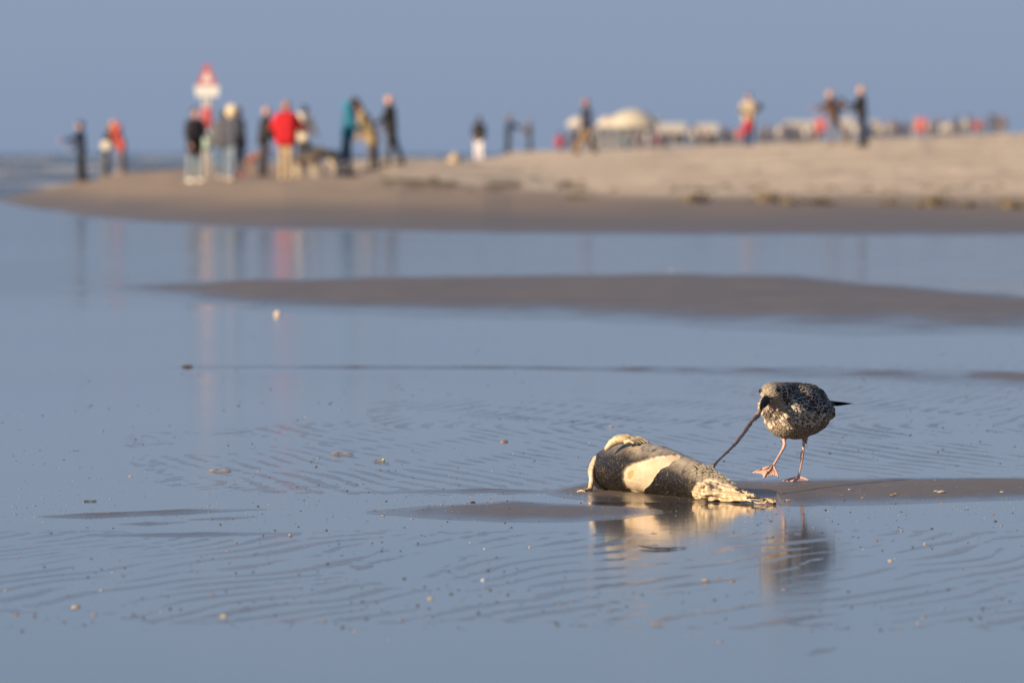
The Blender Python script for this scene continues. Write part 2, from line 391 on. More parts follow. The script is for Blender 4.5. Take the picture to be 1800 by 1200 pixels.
edge = np.clip(1 - np.abs(poly_sd(px, py, PATCH)) / 2.2, 0, 1) * front
cream = np.maximum(np.maximum(pat, tlp), chp)
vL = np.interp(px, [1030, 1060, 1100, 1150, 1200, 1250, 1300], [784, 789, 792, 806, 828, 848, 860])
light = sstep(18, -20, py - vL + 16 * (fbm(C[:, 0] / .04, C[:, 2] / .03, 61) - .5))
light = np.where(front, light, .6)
rag = fbm(C[:, 0] / .02, C[:, 2] / .02, 63)
C2 = C - nrm * (.0065 * pat + .004 * hol + .002 * tlp)[:, None] + nrm * (.0035 * edge * (1 - pat))[:, None]
C2 += nrm * (.003 * (fbm(C[:, 0] / .03, C[:, 2] / .03, 64) - .5))[:, None]
C2 += nrm * (.010 * sstep(1215, 1260, px) * (fbm(px / 7, py / 16, 65) - .5))[:, None]
sme.vertices.foreach_set('co', C2.astype(np.float32).ravel())
fattr(sme, 'cream', cream); fattr(sme, 'light', light); fattr(sme, 'hole', hol)
fattr(sme, 'fray', sstep(1195, 1250, px) * (1 - cream)); fattr(sme, 'rim', edge * (1 - pat))
t = NT('seal_pelt')
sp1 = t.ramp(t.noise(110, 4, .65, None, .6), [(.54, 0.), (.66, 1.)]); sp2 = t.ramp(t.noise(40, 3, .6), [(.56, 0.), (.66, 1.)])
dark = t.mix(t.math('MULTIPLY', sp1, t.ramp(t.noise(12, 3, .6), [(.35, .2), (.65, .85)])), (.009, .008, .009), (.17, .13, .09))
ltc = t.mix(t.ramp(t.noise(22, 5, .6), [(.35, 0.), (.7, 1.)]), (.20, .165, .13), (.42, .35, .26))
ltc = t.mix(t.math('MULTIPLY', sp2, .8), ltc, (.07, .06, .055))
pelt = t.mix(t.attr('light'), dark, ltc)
fr = t.ramp(t.noise(60, 4, .7, t.co((1, 1, .35)), 1.5), [(.42, 0.), (.6, 1.)])
pelt = t.mix(t.math('MULTIPLY', t.math('MULTIPLY', t.attr('fray'), fr), .55), pelt, (.36, .30, .20))
crm = t.mix(t.ramp(t.noise(14, 5, .65), [(.35, 0.), (.7, 1.)]), (.50, .37, .235), (.62, .51, .39))
crm = t.mix(t.ramp(t.noise(70, 3, .6), [(.62, 0.), (.70, .55)]), crm, (.30, .25, .18))
crm = t.mix(t.attr('hole'), crm, (.46, .31, .14))
col = t.mix(t.attr('cream'), pelt, crm)
col = t.mix(t.attr('rim'), col, (.035, .03, .028))
t.set(col, .38, t.bump(t.noise(120, 4, .6), .0018, .9, t.bump(t.noise(35, 4, .6), .003, .8)))
t.b.inputs['Specular IOR Level'].default_value = .3; t.b.inputs['Coat Weight'].default_value = .14; t.b.inputs['Coat Roughness'].default_value = .25
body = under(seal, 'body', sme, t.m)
def flesh(name, a, b, sc1=60):
    t = NT(name); c = t.mix(t.ramp(t.noise(sc1, 5, .65), [(.35, 0.), (.65, 1.)]), a, b)
    return t.set(c, .42, t.bump(t.noise(sc1 * 2, 4, .6), .002, 1))
CREAM = flesh('torn_skin', (.34, .22, .11), (.66, .53, .36), 45); CREAM2 = flesh('flipper_skin', (.42, .29, .15), (.62, .50, .31), 40)
rnd = random.Random(5)
# torn skin streaming from the near end
sh = Shape()
for k in range(70):
    f = k / 51; x0 = 1228 + rnd.uniform(0, 42); y0 = 848 + rnd.uniform(0, 28) + (x0 - 1228) * .12; Y0 = 32.9 + rnd.uniform(-.05, .03)
    L = rnd.uniform(26, 96) if y0 > 862 else rnd.uniform(20, 50); pts = []
    x1 = min(x0 + L, 1352 + rnd.uniform(-55, 12)); y1 = min(884.5, 861 + (x1 - 1270) * .24 + rnd.uniform(-6, 8))
    n = 7; r0 = rnd.uniform(.005, .0115)
    for i in range(n + 1):
        s = i / n
        pts.append((P(x0 + (x1 - x0) * s, y0 + (y1 - y0) * s ** .8 + rnd.uniform(-1.3, 1.3), Y0 - .06 - (Y0 + .06 - 32.66 + .06) * max(0, (x0 + (x1 - x0) * s - 1270) / 90)), r0 * (1 - .72 * s) * rnd.uniform(.65, 1.35)))
    sh.chain(pts, 8)
for k in range(130):
    x = rnd.uniform(1285, 1364); yb = np.interp(x, [1285, 1320, 1358], [870, 876, 884]); yt = np.interp(x, [1285, 1300, 1330, 1358], [856, 861, 871, 880])
    sh.ball(P(x, rnd.uniform(yt, yb), 32.88 - (x - 1285) * .0036 + rnd.uniform(-.04, .03)), rnd.uniform(.004, .012) * (1 - .35 * (x - 1285) / 75), sub=1)
sh.chain([(P(1228, 866, 32.95), .026), (P(1258, 868, 32.88), .018), (P(1290, 876, 32.80), .008), (P(1325, 882.5, 32.66), .004)])
for k in range(60):
    x = rnd.uniform(1240, 1310); yb = 880; yt = np.interp(x, [1240, 1270, 1310], [846, 850, 862]); sh.ball(P(x, rnd.uniform(yt, yb), 32.86 + rnd.uniform(-.03, .03)), rnd.uniform(.005, .011), (rnd.uniform(.7, 2.2), 1, rnd.uniform(.5, 1)), sub=1)
tme = sh.mesh(.0028, 1, 'torn_skin'); TC = coords(tme); TN = np.empty(len(TC) * 3, dtype=np.float32); tme.vertices.foreach_get('normal', TN); TN = TN.reshape(-1, 3)
TC = TC + TN * (.009 * (fbm(TC[:, 0] / .016 + TC[:, 1] * 40, TC[:, 2] / .009, 70, 2) - .55))[:, None]; tme.vertices.foreach_set('co', TC.astype(np.float32).ravel())
under(seal, 'torn_skin', tme, CREAM, label='frayed cream skin streaming from the near end')
# fore flipper lying on the flank, with claws
sh = Shape(); YF = 33.42
sh.chain([(P(1066, 788, YF), .009), (P(1076, 778, YF), .016), (P(1090, 771, YF), .018), (P(1104, 770, YF), .017), (P(1116, 773, YF), .012)])
sh.ball(P(1094, 772, YF), .026, (1.6, 1.2, .75), sub=3); sh.ball(P(1112, 774, YF), .018, (1.5, 1.3, .7), sub=3)
dig = []
for k in range(5):
    a = P(1100 + k * 3.2, 770 + (4 - k) * 1.9, YF - .035 + .012 * k); b = P(1114 + k * 6.2, 779.5 - abs(k - 1.5) * .9, YF - .05 + .014 * k)
    m_ = (a + b) / 2 + Vector((0, 0, .008)); sh.chain([(a, .0085), (m_, .0075), (b, .0052)]); dig.append(b)
flip = under(seal, 'flipper', sh.mesh(.0022, 3, 'flipper'), CREAM2, label='cream fore flipper folded over the back')
cm = Shape(); cm.chain([((0, 0, 0), .0032), ((.007, -.002, -.003), .0022), ((.012, -.004, -.008), .0006)], 8); cme = cm.raw('claw', True)
CLAW = flesh('claw', (.05, .035, .02), (.12, .08, .05))
for b in dig:
    o = link('claw', cme, CLAW, flip); o.location = b
# pale rear flipper hanging at the far left end
sh = Shape()
sh.chain([(P(1053, 797, 33.62), .004), (P(1045, 811, 33.60), .008), (P(1040, 828, 33.58), .010), (P(1040, 845, 33.57), .0105), (P(1037, 861, 33.56), .0105), (P(1020, 864, 33.5), .005)])
for k in range(5): sh.ball(P(1016 + k * 3, 863.5 + rnd.uniform(-1.5, 1), 33.5), .0065, sub=1)
under(seal, 'skin_flap', sh.mesh(.0025, 3, 'skin_flap'), CREAM, label='pale strip of skin down the left end')
# frayed fur tufts on the near end
tv, tf = [], []
for k in range(260):
    x = rnd.uniform(1212, 1296); top = np.interp(x, [1212, 1240, 1270, 1296], [806, 812, 830, 852]); y = top + abs(rnd.gauss(0, 1)) * 14 + 3
    if y > 872: continue
    Yb = 33.10 - (x - 1212) * .0022 - .055 + max(0, (top + 20 - y)) * .0024
    a = P(x, y, Yb); L = rnd.uniform(5, 13); b = P(x + L, y + L * rnd.uniform(.25, .9), Yb - .004)
    w = Vector((0, 0, rnd.uniform(.0008, .002))); i = len(tv)
    tv += [a - w, a + w, (a + b) / 2 + w + Vector((0, -.003, .001)), (a + b) / 2 - w + Vector((0, -.003, 0)), b]
    tf += [(i, i + 1, i + 2), (i, i + 2, i + 3), (i + 3, i + 2, i + 4)]
under(seal, 'loose_fur', mesh_np('loose_fur', tv, tf, False), flesh('loose_fur', (.05, .04, .03), (.30, .25, .17), 90), kind='stuff')

# ------------------------------------------------------------ the strand of gut pulled by the gull
YG = 34.62
sp_ = [(1338, 717, 34.37, 4.4), (1333.5, 726, 34.36, 4.2), (1329.5, 732, 34.35, 4.6), (1321, 741, 34.22, 3.7), (1312.5, 751.5, 34.08, 4.0), (1307, 761, 33.98, 3.8), (1301, 769, 33.88, 4.0),
       (1293, 778.5, 33.75, 3.2), (1285, 787.5, 33.62, 3.0), (1276, 796, 33.48, 2.6), (1267, 805, 33.34, 2.5), (1260, 812, 33.22, 3.0), (1254, 819, 33.12, 4.0)]
sh = Shape(); pts = []
for (a, b, Y, r) in sp_: pts.append((P(a, b, Y), r / 445))
fine = []
for (a, ra), (b, rb) in zip(pts[:-1], pts[1:]):
    for i in range(6):
        s = i / 6; fine.append((a.lerp(b, s) + Vector((rnd.uniform(-1, 1), 0, rnd.uniform(-1, 1))) * .0012, (ra + (rb - ra) * s) * rnd.uniform(.72, 1.22)))
fine.append(pts[-1]); sh.chain(fine, 8)
for k in range(14):
    c0, r0 = rnd.choice(fine); sh.ball(c0 + Vector((rnd.uniform(-1, 1), 0, rnd.uniform(-1, 1))) * r0, r0 * .6, sub=1)
strand = link('gut_strand', sh.mesh(.0021, 2, 'gut_strand'), flesh('gut', (.10, .065, .05), (.30, .21, .17), 55),
              label='twisted grey brown strand stretched from the seal to the gull bill', cat='strand')

# ------------------------------------------------------------ the gull
gull = empty('gull', (P(1405, 843, YG)[0], YG, 0.012), label='speckled brown young gull stepping forward and tugging a strand', cat='gull')
g = lambda x, y, d=0: P(x, y, YG + d)
sh = Shape()
BODY = [(g(1352, 713, -.135), .044), (g(1366, 716, -.105), .066), (g(1384, 728, -.07), .094), (g(1400, 723, -.01), .109), (g(1414, 720, .05), .105), (g(1426, 724, .11), .082), (g(1446, 722, .17), .05), (g(1458, 722, .24), .022)]
sh.chain(BODY, 24)
for p, r in BODY[2:6]: sh.ball(p, r, (1.02, 1.0, 1.02), sub=3)
sh.ball(g(1437, 724, .03), .058, (1, 1.6, 1.1), sub=3)       # folded wing bulge
sh.ball(g(1400, 696, .03), .058, (1.2, 1.6, .95), sub=3)      # shoulders
sh.chain([(g(1366, 693, -.12), .048), (g(1380, 696, -.06), .056), (g(1396, 698, .0), .060)], 20)
sh.ball(g(1361, 692.5, -.145), .0500, (1.0, 1.0, .95), sub=3)   # head
sh.ball(g(1356, 690, -.165), .042, (1.0, 1.1, .9), sub=3)
sh.cap(g(1354, 695, -.18), g(1347, 702, -.205), .030, .017)    # lores
sh.cap(g(1364, 700, -.13), g(1372, 712, -.10), .050, .062)
# feathered thighs
sh.cap(g(1380, 752, -.02), g(1376.5, 769, -.02), .03, .009); sh.cap(g(1413, 754, .02), g(1413.5, 772, .02), .03, .009)
gme = sh.mesh(.0034, 10, 'gull_body')
t = NT('down'); t.set(t.mix(t.ramp(t.noise(140, 4, .6), [(.4, 0.), (.62, 1.)]), (.14, .105, .08), (.50, .43, .35)), .9, t.bump(t.noise(200, 3), .002, 1))
gbody = under(gull, 'body', gme, t.m)
GC = coords(gme); GN = np.empty(len(GC) * 3, dtype=np.float32); gme.vertices.foreach_get('normal', GN); GN = GN.reshape(-1, 3)
ar = np.empty(len(gme.polygons), dtype=np.float32); gme.polygons.foreach_get('area', ar)
pc = np.empty(len(gme.polygons) * 3, dtype=np.float32); gme.polygons.foreach_get('center', pc); pc = pc.reshape(-1, 3)
pn = np.empty(len(gme.polygons) * 3, dtype=np.float32); gme.polygons.foreach_get('normal', pn); pn = pn.reshape(-1, 3)
headc = np.array(g(1361, 692, -.145)); bilt = np.array(g(1345, 704, -.215))
axis = np.array(g(1446, 722, .17)) - np.array(g(1384, 727, -.07)); axis /= np.linalg.norm(axis)
nrs = np.random.RandomState(3)
EYC = [np.array(g(1367.0, 684.6, -.195)), np.array(g(1336.8, 687.5, -.165))]
class Feathers:
    def __init__(s): s.V = []; s.F = []; s.c = []; s.e = []; s.uv = []
    def add(s, p, n, tdir, L, Wd, R0, cc, ec, sp=0):
        side = np.cross(n, tdir); side /= np.linalg.norm(side) + 1e-9; i0 = len(s.V)
        rows = [(0, .35), (.3, .85), (.62, 1), (.86, .78), (1, .25)]
        for (a, w) in rows:
            lift = .0012 + .0032 * a - (L * a) ** 2 / (2 * R0) * .85
            c = p + tdir * L * a + n * lift
            for q in (-1, 0, 1):
                s.V.append(c + side * q * w * Wd / 2 - n * (.0016 if q else 0)); s.uv.append((q * w * .5 + .5, a)); s.c.append(cc); s.e.append(ec)
        for r_ in range(4):
            for q in range(2):
                k = i0 + r_ * 3 + q; s.F.append((k, k + 1, k + 4, k + 3))
    def build(s, name, parent, m, **k):
        me = mesh_np(name, s.V, s.F)
        for nm, arr in (('cc', s.c), ('ec', s.e)):
            a = me.color_attributes.new(nm, 'FLOAT_COLOR', 'POINT'); q = np.ones((len(arr), 4), dtype=np.float32); q[:, :3] = np.array(arr); a.data.foreach_set('color', q.ravel())
        a = np.array(s.uv, dtype=np.float32); fattr(me, 'fu', a[:, 0]); fattr(me, 'fv', a[:, 1])
        return under(parent, name, me, m, **k) if parent.parent is None else link(name, me, m, parent, **k)
t = NT('feather')
fu, fv = t.attr('fu'), t.attr('fv')
du = t.math('MULTIPLY', t.math('ABSOLUTE', t.math('SUBTRACT', fu, .5)), 2)
ed = t.math('MAXIMUM', t.math('POWER', du, 2.5), t.math('POWER', fv, 4))
ed = t.math('ADD', ed, t.math('MULTIPLY', t.math('SUBTRACT', t.noise(260, 3, .6), .5), .9))
cA = t.n('ShaderNodeAttribute'); cA.attribute_name = 'cc'; eA = t.n('ShaderNodeAttribute'); eA.attribute_name = 'ec'
fc = t.mix(t.ramp(ed, [(.42, 0.), (.58, 1.)]), cA.outputs['Color'], eA.outputs['Color'])
t.set(fc, .75, t.bump(t.noise(500, 2, .5, t.co((1, 1, 1))), .0008, .7)); t.b.inputs['Specular IOR Level'].default_value = .25
FEA = t.m
pl, wl, wr, hd = Feathers(), Feathers(), Feathers(), Feathers()
N = 30000
sel = nrs.choice(len(ar), N, p=ar / ar.sum()); acc = {}; order = []
def cell(p, h): return tuple(np.floor(p / h).astype(int))
for i in sel:
    p = pc[i]; d = .0058 if (np.linalg.norm(p - headc) < .066) else (.0118 if (pn[i][2] * .9 + pn[i][0] * .55 + (float(np.dot(p - np.array(g(1384, 727, -.07)), axis)) - .05) * 2.2) > .42 else .0082)
    c = cell(p, .012); ok = True
    for dx in (-1, 0, 1):
        for dy in (-1, 0, 1):
            for dz in (-1, 0, 1):
                for q in acc.get((c[0] + dx, c[1] + dy, c[2] + dz), ()):
                    if (p[0] - q[0]) ** 2 + (p[1] - q[1]) ** 2 + (p[2] - q[2]) ** 2 < d * d: ok = False; break
                if not ok: break
            if not ok: break
        if not ok: break
    if ok: acc.setdefault(c, []).append(p); order.append(i)
for i in order:
    p, n = pc[i].astype(float), pn[i].astype(float)
    dh = float(np.linalg.norm(p - headc)); pu = CU + FPX * p[0] / p[1]; pv = HV + FPX * (CH - p[2]) / p[1]
    along = float(np.dot(p - np.array(g(1384, 727, -.07)), axis))
    ishead = dh < .062 or (dh < .075 and p[1] < YG - .16)
    if ishead:
        if np.linalg.norm(p - bilt) < .022: continue
        if min(np.linalg.norm(p - e_) for e_ in EYC) < .013: continue
        fd = p - bilt; fd /= np.linalg.norm(fd); td = fd - n * np.dot(fd, n)
    else:
        fd = axis + np.array([0, 0, -.35 if n[2] < .5 else 0]) + (np.array([.25, 0, -.5]) if along < .02 else 0)
        td = fd - n * np.dot(fd, n)
    if np.linalg.norm(td) < .05: continue
    td = td / np.linalg.norm(td) + nrs.normal(0, .08, 3); td -= n * np.dot(td, n); td /= np.linalg.norm(td)
    back = n[2] * .9 + (n[0]) * .55 + (along - .05) * 2.2 - max(0, -n[2]) * .3
    h0 = p[2]
    k = nrs.rand()
    if ishead and n[0] > .55 and pu > 1374: ishead = False; back = max(back, .5)
    if ishead:
        br = nrs.uniform(.55, 1.0)
        topm = 1 if n[2] > .3 else 0
        cc = np.array([.20, .145, .10]) * br * (1 if topm else 2.2); ec = np.array([.80, .72, .60]) * nrs.uniform(.8, 1.05)
        if pu > 1368 and pv > 684 and pv < 700: cc = cc * .7
        hd.add(p, n, td, nrs.uniform(.008, .013), nrs.uniform(.004, .007), .05, cc, ec)
    elif back > .42 and h0 > .185 and pu > 1366:
        cc = np.array([.032, .024, .019]) * nrs.uniform(.6, 1.9); ec = np.array([.72, .63, .53]) * nrs.uniform(.4, 1.0)
        L = nrs.uniform(.024, .034); tgt = wl if n[0] > .1 else (wr if n[0] < -.25 else pl)
        tgt.add(p, n, td, L, L * nrs.uniform(.55, .72), .10, cc, ec)
    else:
        m_ = nrs.rand(); cc = np.array([.12, .078, .048]) * nrs.uniform(.5, 1.7); ec = np.array([.70, .60, .47]) * nrs.uniform(.75, 1.1)
        if m_ > .62: cc = ec * .8
        if n[2] < -.5: cc = np.array([.15, .12, .09]) * nrs.uniform(.6, 1.3); 
        L = nrs.uniform(.015, .021); pl.add(p, n, td, L, L * nrs.uniform(.45, .7), .09, cc, ec)
hd.build('head_feathers', gull, FEA, kind='stuff'); pl.build('plumage', gull, FEA, kind='stuff')
def blade_set(F, specs):
    for (a, b, w, cc, ec, nn_) in specs:
        a = np.array(a); b = np.array(b); d = b - a; L = np.linalg.norm(d); F.add(a, np.array(nn_, float), d / L, L, w, 9.0, np.array(cc), np.array(ec))
DK, DE = (.012, .011, .011), (.05, .042, .035)
for j in range(8):     # folded primaries crossing over the tail
    f = j / 7
    blade_set(wl, [(g(1436 + 2 * f, 702 + f * 10, .12), g(1501 - 22 * f, 709.2 + 3.2 * f, .35 - .03 * f), .021, DK, DE, (-.25, -.35, .9))])
    blade_set(wr, [(g(1420 + 2 * f, 700 + f * 8, .14), g(1494 - 20 * f, 710.5 + 3.5 * f, .34 - .03 * f), .020, DK, DE, (-.2, -.3, .92))])
for (F, nm) in ((wl, 'wing'), (wr, 'wing')): F.build(nm, gull, FEA)
tl = Feathers()
for j in range(9):
    f = (j - 4) / 4
    blade_set(tl, [(g(1444 + 3 * f, 720 + abs(f) * 3, .18), g(1468 + 1.5 * f, 724.5 + f * 2.5, .30), .026, (.05, .04, .034), (.30, .26, .22), (-.15, -.4, .9))])
tl.build('tail', gull, FEA)
# bill: upper and lower mandible
t = NT('bill'); BILL = t.set(t.mix(t.ramp(t.noise(120, 3), [(.4, 0.), (.7, 1.)]), (.005, .005, .006), (.016, .014, .013)), .3)
t.b.inputs['Specular IOR Level'].default_value = .25
sh = Shape()
sh.chain([(g(1349, 697.5, -.190), .0125), (g(1345.5, 701, -.222), .0130), (g(1341.5, 707, -.248), .0112), (g(1338.3, 713, -.262), .0078), (g(1337.0, 720, -.262), .0026)], 14)
sh.chain([(g(1361, 698.6, -.200), .0018), (g(1353, 700.5, -.215), .0050), (g(1346, 705, -.240), .008)], 8)
bill = under(gull, 'bill', sh.mesh(.0016, 3, 'bill'), BILL)
sh = Shape(); sh.chain([(g(1355, 703, -.200), .005), (g(1348.5, 708, -.228), .0078), (g(1343, 714, -.248), .0068), (g(1340, 718, -.254), .0032)], 12)
under(gull, 'lower_bill', sh.mesh(.0016, 3, 'lower_bill'), BILL)
# eyes
t = NT('eye'); EYE = t.set((.006, .005, .005), .08); t2 = NT('eye_ring'); RING = t2.set(t2.mix(t2.noise(300), (.03, .022, .018), (.09, .07, .055)), .6)
ec_ = [g(1366.6, 684.8, -.2035), g(1337.2, 687.0, -.172)]
for q, p in enumerate(ec_):
    sh = Shape().ball((0, 0, 0), .0082, sub=3); o = under(gull, 'eye', sh.raw('eye', True), EYE); o.location = p
    r1 = Shape().ball((0, 0, 0), .0108, (1.25, .62, .85) if q == 0 else (.5, 1.1, .85), sub=3); o2 = under(gull, 'eye_ring', r1.raw('eye_ring', True), RING); o2.location = p + (Vector((.0006, .0035, -.0006)) if q == 0 else Vector((.0035, .001, 0)))
# legs and webbed feet
t = NT('leg_skin'); LEG = t.set(t.mix(t.ramp(t.noise(160, 4, .6), [(.35, 0.), (.65, 1.)]), (.46, .24, .19), (.66, .42, .33)), .45, t.bump(t.noise(420, 2), .0008, .8)); t.b.inputs['Subsurface Weight'].default_value = .0
def leg(pts):
    sh = Shape(); sh.chain([(g(*p[:3]), p[3]) for p in pts], 12); return under(gull, 'leg', sh.mesh(.0018, 3, 'leg'), LEG)
def foot(lg, ankle, toes, hind):
    sh = Shape(); a = g(*ankle); tv, tf = [], []; tips = [g(*q) for q in toes]
    for tp in tips:
        mid = a.lerp(tp, .55) + Vector((0, 0, .003)); sh.chain([(a, .0050), (mid, .0036), (tp, .0028)], 8)
        sh.ball(a.lerp(tp, .78), .0036, sub=1)
    sh.chain([(a, .004), (g(*hind), .002)], 8)
    for p0, p1 in zip(tips[:-1], tips[1:]):     # webbing: thin sagging fan, 2.4 mm thick
        n = 6; m0 = []
        for i in range(n + 1):
            s = i / n; sag = 1 - .16 * math.sin(math.pi * s)
            m0.append(a.lerp(p0.lerp(p1, s), .93 * sag) + Vector((0, 0, -.0012)))
        for i in range(n):
            f = [sh.bm.verts.new(q) for q in (a + Vector((0, 0, .0013)), m0[i] + Vector((0, 0, .0013)), m0[i + 1] + Vector((0, 0, .0013)), a - Vector((0, 0, .0013)), m0[i] - Vector((0, 0, .0013)), m0[i + 1] - Vector((0, 0, .0013)))]
            for q in ((0, 1, 2), (5, 4, 3), (0, 3, 4, 1), (1, 4, 5, 2), (2, 5, 3, 0)): sh.bm.faces.new([f[w] for w in q])
    me = sh.raw('foot', True); o = link('foot', me, LEG, lg)
    for tp in tips:
        c = Shape().cap((0, 0, 0), tuple((tp - a).normalized() * .006 + Vector((0, 0, -.003))), .0022, .0004, 8)
        w = link('toenail', c.raw('toenail', True), BILL, lg); w.location = tp
l1 = leg([(1377, 764, -.02, .009), (1379, 776, -.025, .0072), (1379.6, 781, -.03, .0078), (1376, 790, -.035, .0058), (1369, 802, -.05, .0047), (1362.5, 813, -.065, .0050), (1359.5, 819, -.075, .0056)])
foot(l1, (1359.5, 818, -.075), [(1324, 831, -.10), (1342, 840.5, -.14), (1368, 837.5, -.115)], (1364, 823, -.055))
l2 = leg([(1413.5, 764, .02, .009), (1413, 780, .02, .0058), (1412, 792, .02, .0056), (1410, 800, .02, .0082), (1410, 806, .02, .0064), (1408, 818, .01, .0044), (1405.5, 830, .003, .0046), (1404, 838, .0, .0062)])
foot(l2, (1404, 838.5, 0), [(1376, 845.8, -.09), (1393, 846.5, -.12), (1421, 843.6, -.05)], (1410, 842, .02))

# ------------------------------------------------------------ people
def build_person(root, H, lean, legs, arms, top, bot, hair, shoe, coat=0, bulk=1.14, nod=0, splay=.22, vox=.022, lite=False, hairlen=0, hood=None, skin=SKIN):
    s = H / 1.75
    up = Vector((math.sin(lean), 0, math.cos(lean)))
    hip = Vector((0, 0, .0)); L1, L2 = .44, .43
    J = []
    for side, (a, k) in zip((1, -1), legs):
        h = Vector((0, .09 * side, 0)); kn = h + Vector((math.sin(a), .01 * side, -math.cos(a))) * L1
        an = kn + Vector((math.sin(a - k), 0, -math.cos(a - k))) * L2; J.append((h, kn, an, a - k))
    zmin = min(j[2].z for j in J) - .085
    off = Vector((0, 0, -zmin))
    def Q(v): return (Vector(v) + off) * s
    sh_c = hip + up * .50; neck = hip + up * .56; hdir = Vector((math.sin(lean + nod), 0, math.cos(lean + nod)))
    head = neck + hdir * .15
    arm = []
    for side, (b, e) in zip((1, -1), arms):
        sd = sh_c + Vector((0, .185 * side, -.02)); el = sd + Vector((math.sin(b), splay * side * (1 - .6 * abs(math.sin(b))), -math.cos(b))).normalized() * .29
        wr_ = el + Vector((math.sin(b + e), -.06 * side, -math.cos(b + e))).normalized() * .25; arm.append((sd, el, wr_, (wr_ - el).normalized()))
    # body: one skin
    sh = Shape(); hs = Q(head)
    sh.ball(hs, .098 * s, (1.08, .84, 1.2), sub=3); sh.cap(Q(head + Vector((.01, 0, -.04))), Q(head + Vector((.03, 0, -.09))), .07 * s, .05 * s)
    sh.cap(Q(neck - up * .05), Q(head), .058 * s, .052 * s)
    sh.cap(Q(head + Vector((.09, 0, -.0))), Q(head + Vector((.118, 0, -.03))), .012 * s, .018 * s)
    for y in (-1, 1): sh.ball(Q(head + Vector((0, .085 * y, -.01))), .025 * s, (.9, .5, 1.2))
    for y in (-1, 1): sh.cap(Q(hip + Vector((0, .05 * y, .0))), Q(sh_c + Vector((0, .08 * y, -.05))), .11 * s, .105 * s)
    for (h, kn, an, aa) in J: sh.cap(Q(h), Q(kn), .085 * s, .055 * s); sh.cap(Q(kn), Q(an), .055 * s, .04 * s); sh.cap(Q(an + Vector((0, 0, -.03))), Q(an + Vector((.13, 0, -.055))), .04 * s, .03 * s)
    for (sd, el, w, d) in arm: sh.cap(Q(sd), Q(el), .052 * s, .042 * s); sh.cap(Q(el), Q(w), .042 * s, .028 * s); sh.cap(Q(w), Q(w + d * .07), .032 * s, .036 * s)
    bme = sh.mesh(vox, 2, 'body')
    if not lite:
        fb = Shape()
        for (sd, el, w, d) in arm:
            sidev = Vector((0, 1, 0)) if abs(d.y) < .9 else Vector((1, 0, 0)); nv = d.cross(sidev).normalized(); wv = nv.cross(d).normalized()
            for q, ln in zip((-1.5, -.5, .5, 1.5), (.065, .08, .085, .07)):
                a0 = w + d * .09 + wv * q * .02; m0 = a0 + d * ln * .55; e0 = m0 + (d * .7 + nv * .7) * ln * .5
                fb.chain([(Q(a0 - d * .03), .011 * s), (Q(m0), .010 * s), (Q(e0), .008 * s)], 6)
            th = w + d * .05 + wv * .035; fb.chain([(Q(th), .013 * s), (Q(th + wv * .02 + d * .035), .011 * s), (Q(th + wv * .015 + d * .065), .009 * s)], 6)
        tmp = fb.raw('f', True); b3 = bmesh.new(); b3.from_mesh(bme); b3.from_mesh(tmp); b3.to_mesh(bme); b3.free(); bpy.data.meshes.remove(tmp)
        bme.polygons.foreach_set('use_smooth', [True] * len(bme.polygons))
    link('body', bme, skin, root)
    sh = Shape(); k_ = bulk
    for y in (-1, 1):
        sh.cap(Q(hip + Vector((0, .06 * y * k_, -.04 - coat))), Q(sh_c + Vector((0, .085 * y, -.05))), (.135 + coat * .12) * s * k_, .125 * s * k_)
    sh.cap(Q(sh_c + Vector((0, -.13, -.02))), Q(sh_c + Vector((0, .13, -.02))), .085 * s, .085 * s); sh.cap(Q(sh_c), Q(neck + up * .03), .09 * s, .068 * s)
    for (sd, el, w, d) in arm: sh.cap(Q(sd), Q(el), .078 * s * k_, .062 * s * k_); sh.cap(Q(el), Q(w), .062 * s * k_, .048 * s)
    link('jacket', sh.mesh(vox, 2, 'jacket'), cloth(top), root)
    sh = Shape()
    sh.cap(Q(hip + Vector((0, -.05, .02))), Q(hip + Vector((0, .05, .02))), .125 * s, .125 * s)
    for (h, kn, an, aa) in J: sh.cap(Q(h), Q(kn), .105 * s, .078 * s); sh.cap(Q(kn), Q(an + Vector((0, 0, .02))), .078 * s, .066 * s)
    link('trousers', sh.mesh(vox, 2, 'trousers'), cloth(bot), root)
    for (h, kn, an, aa) in J:
        sh = Shape(); sh.cap(Q(an + Vector((-.03, 0, -.04))), Q(an + Vector((.17, 0, -.05))), .052 * s, .04 * s); sh.ball(Q(an + Vector((0, 0, -.01))), .055 * s)
        link('shoe', sh.mesh(vox * .8, 1, 'shoe'), cloth(shoe), root)
    if hair is not None:
        sh = Shape(); sh.ball(Q(head + Vector((-.022, 0, .022))), .108 * s, (1.02, .9, 1.15), sub=3)
        if hairlen: sh.cap(Q(head + Vector((-.05, 0, 0))), Q(head + Vector((-.08, 0, -hairlen))), .10 * s, .09 * s)
        link('hair', sh.mesh(vox, 1, 'hair'), cloth(hair, .7), root)
    if hood:
        sh = Shape(); sh.ball(Q(neck + Vector((-.06, 0, .03))), .13 * s, (1, 1.1, .9)); link('hood', sh.mesh(vox, 1, 'hood'), cloth(hood), root)
    return dict(Q=Q, arm=arm, hip=hip, sh=sh_c, head=head, neck=neck, up=up, s=s)
def person(px, feet, top_row, H, face, label, lean=.05, legs=((.08, .05), (-.1, .05)), arms=((.1, .3), (-.05, .3)), **k):
    """face: degrees; 0 = towards picture right, 90 = away from the camera, 180 = left, -90 = towards the camera"""
    span = feet - top_row; Y = FPX * H * k.pop('stoop', 1.0) / span
    X, z = ground_at(px, Y); zt = CH - (feet - HV) * Y / FPX
    r = empty('person', (X, Y, z - .01), R(face), label=label, cat='person')
    return r, build_person(r, H, lean, legs, arms, **k)
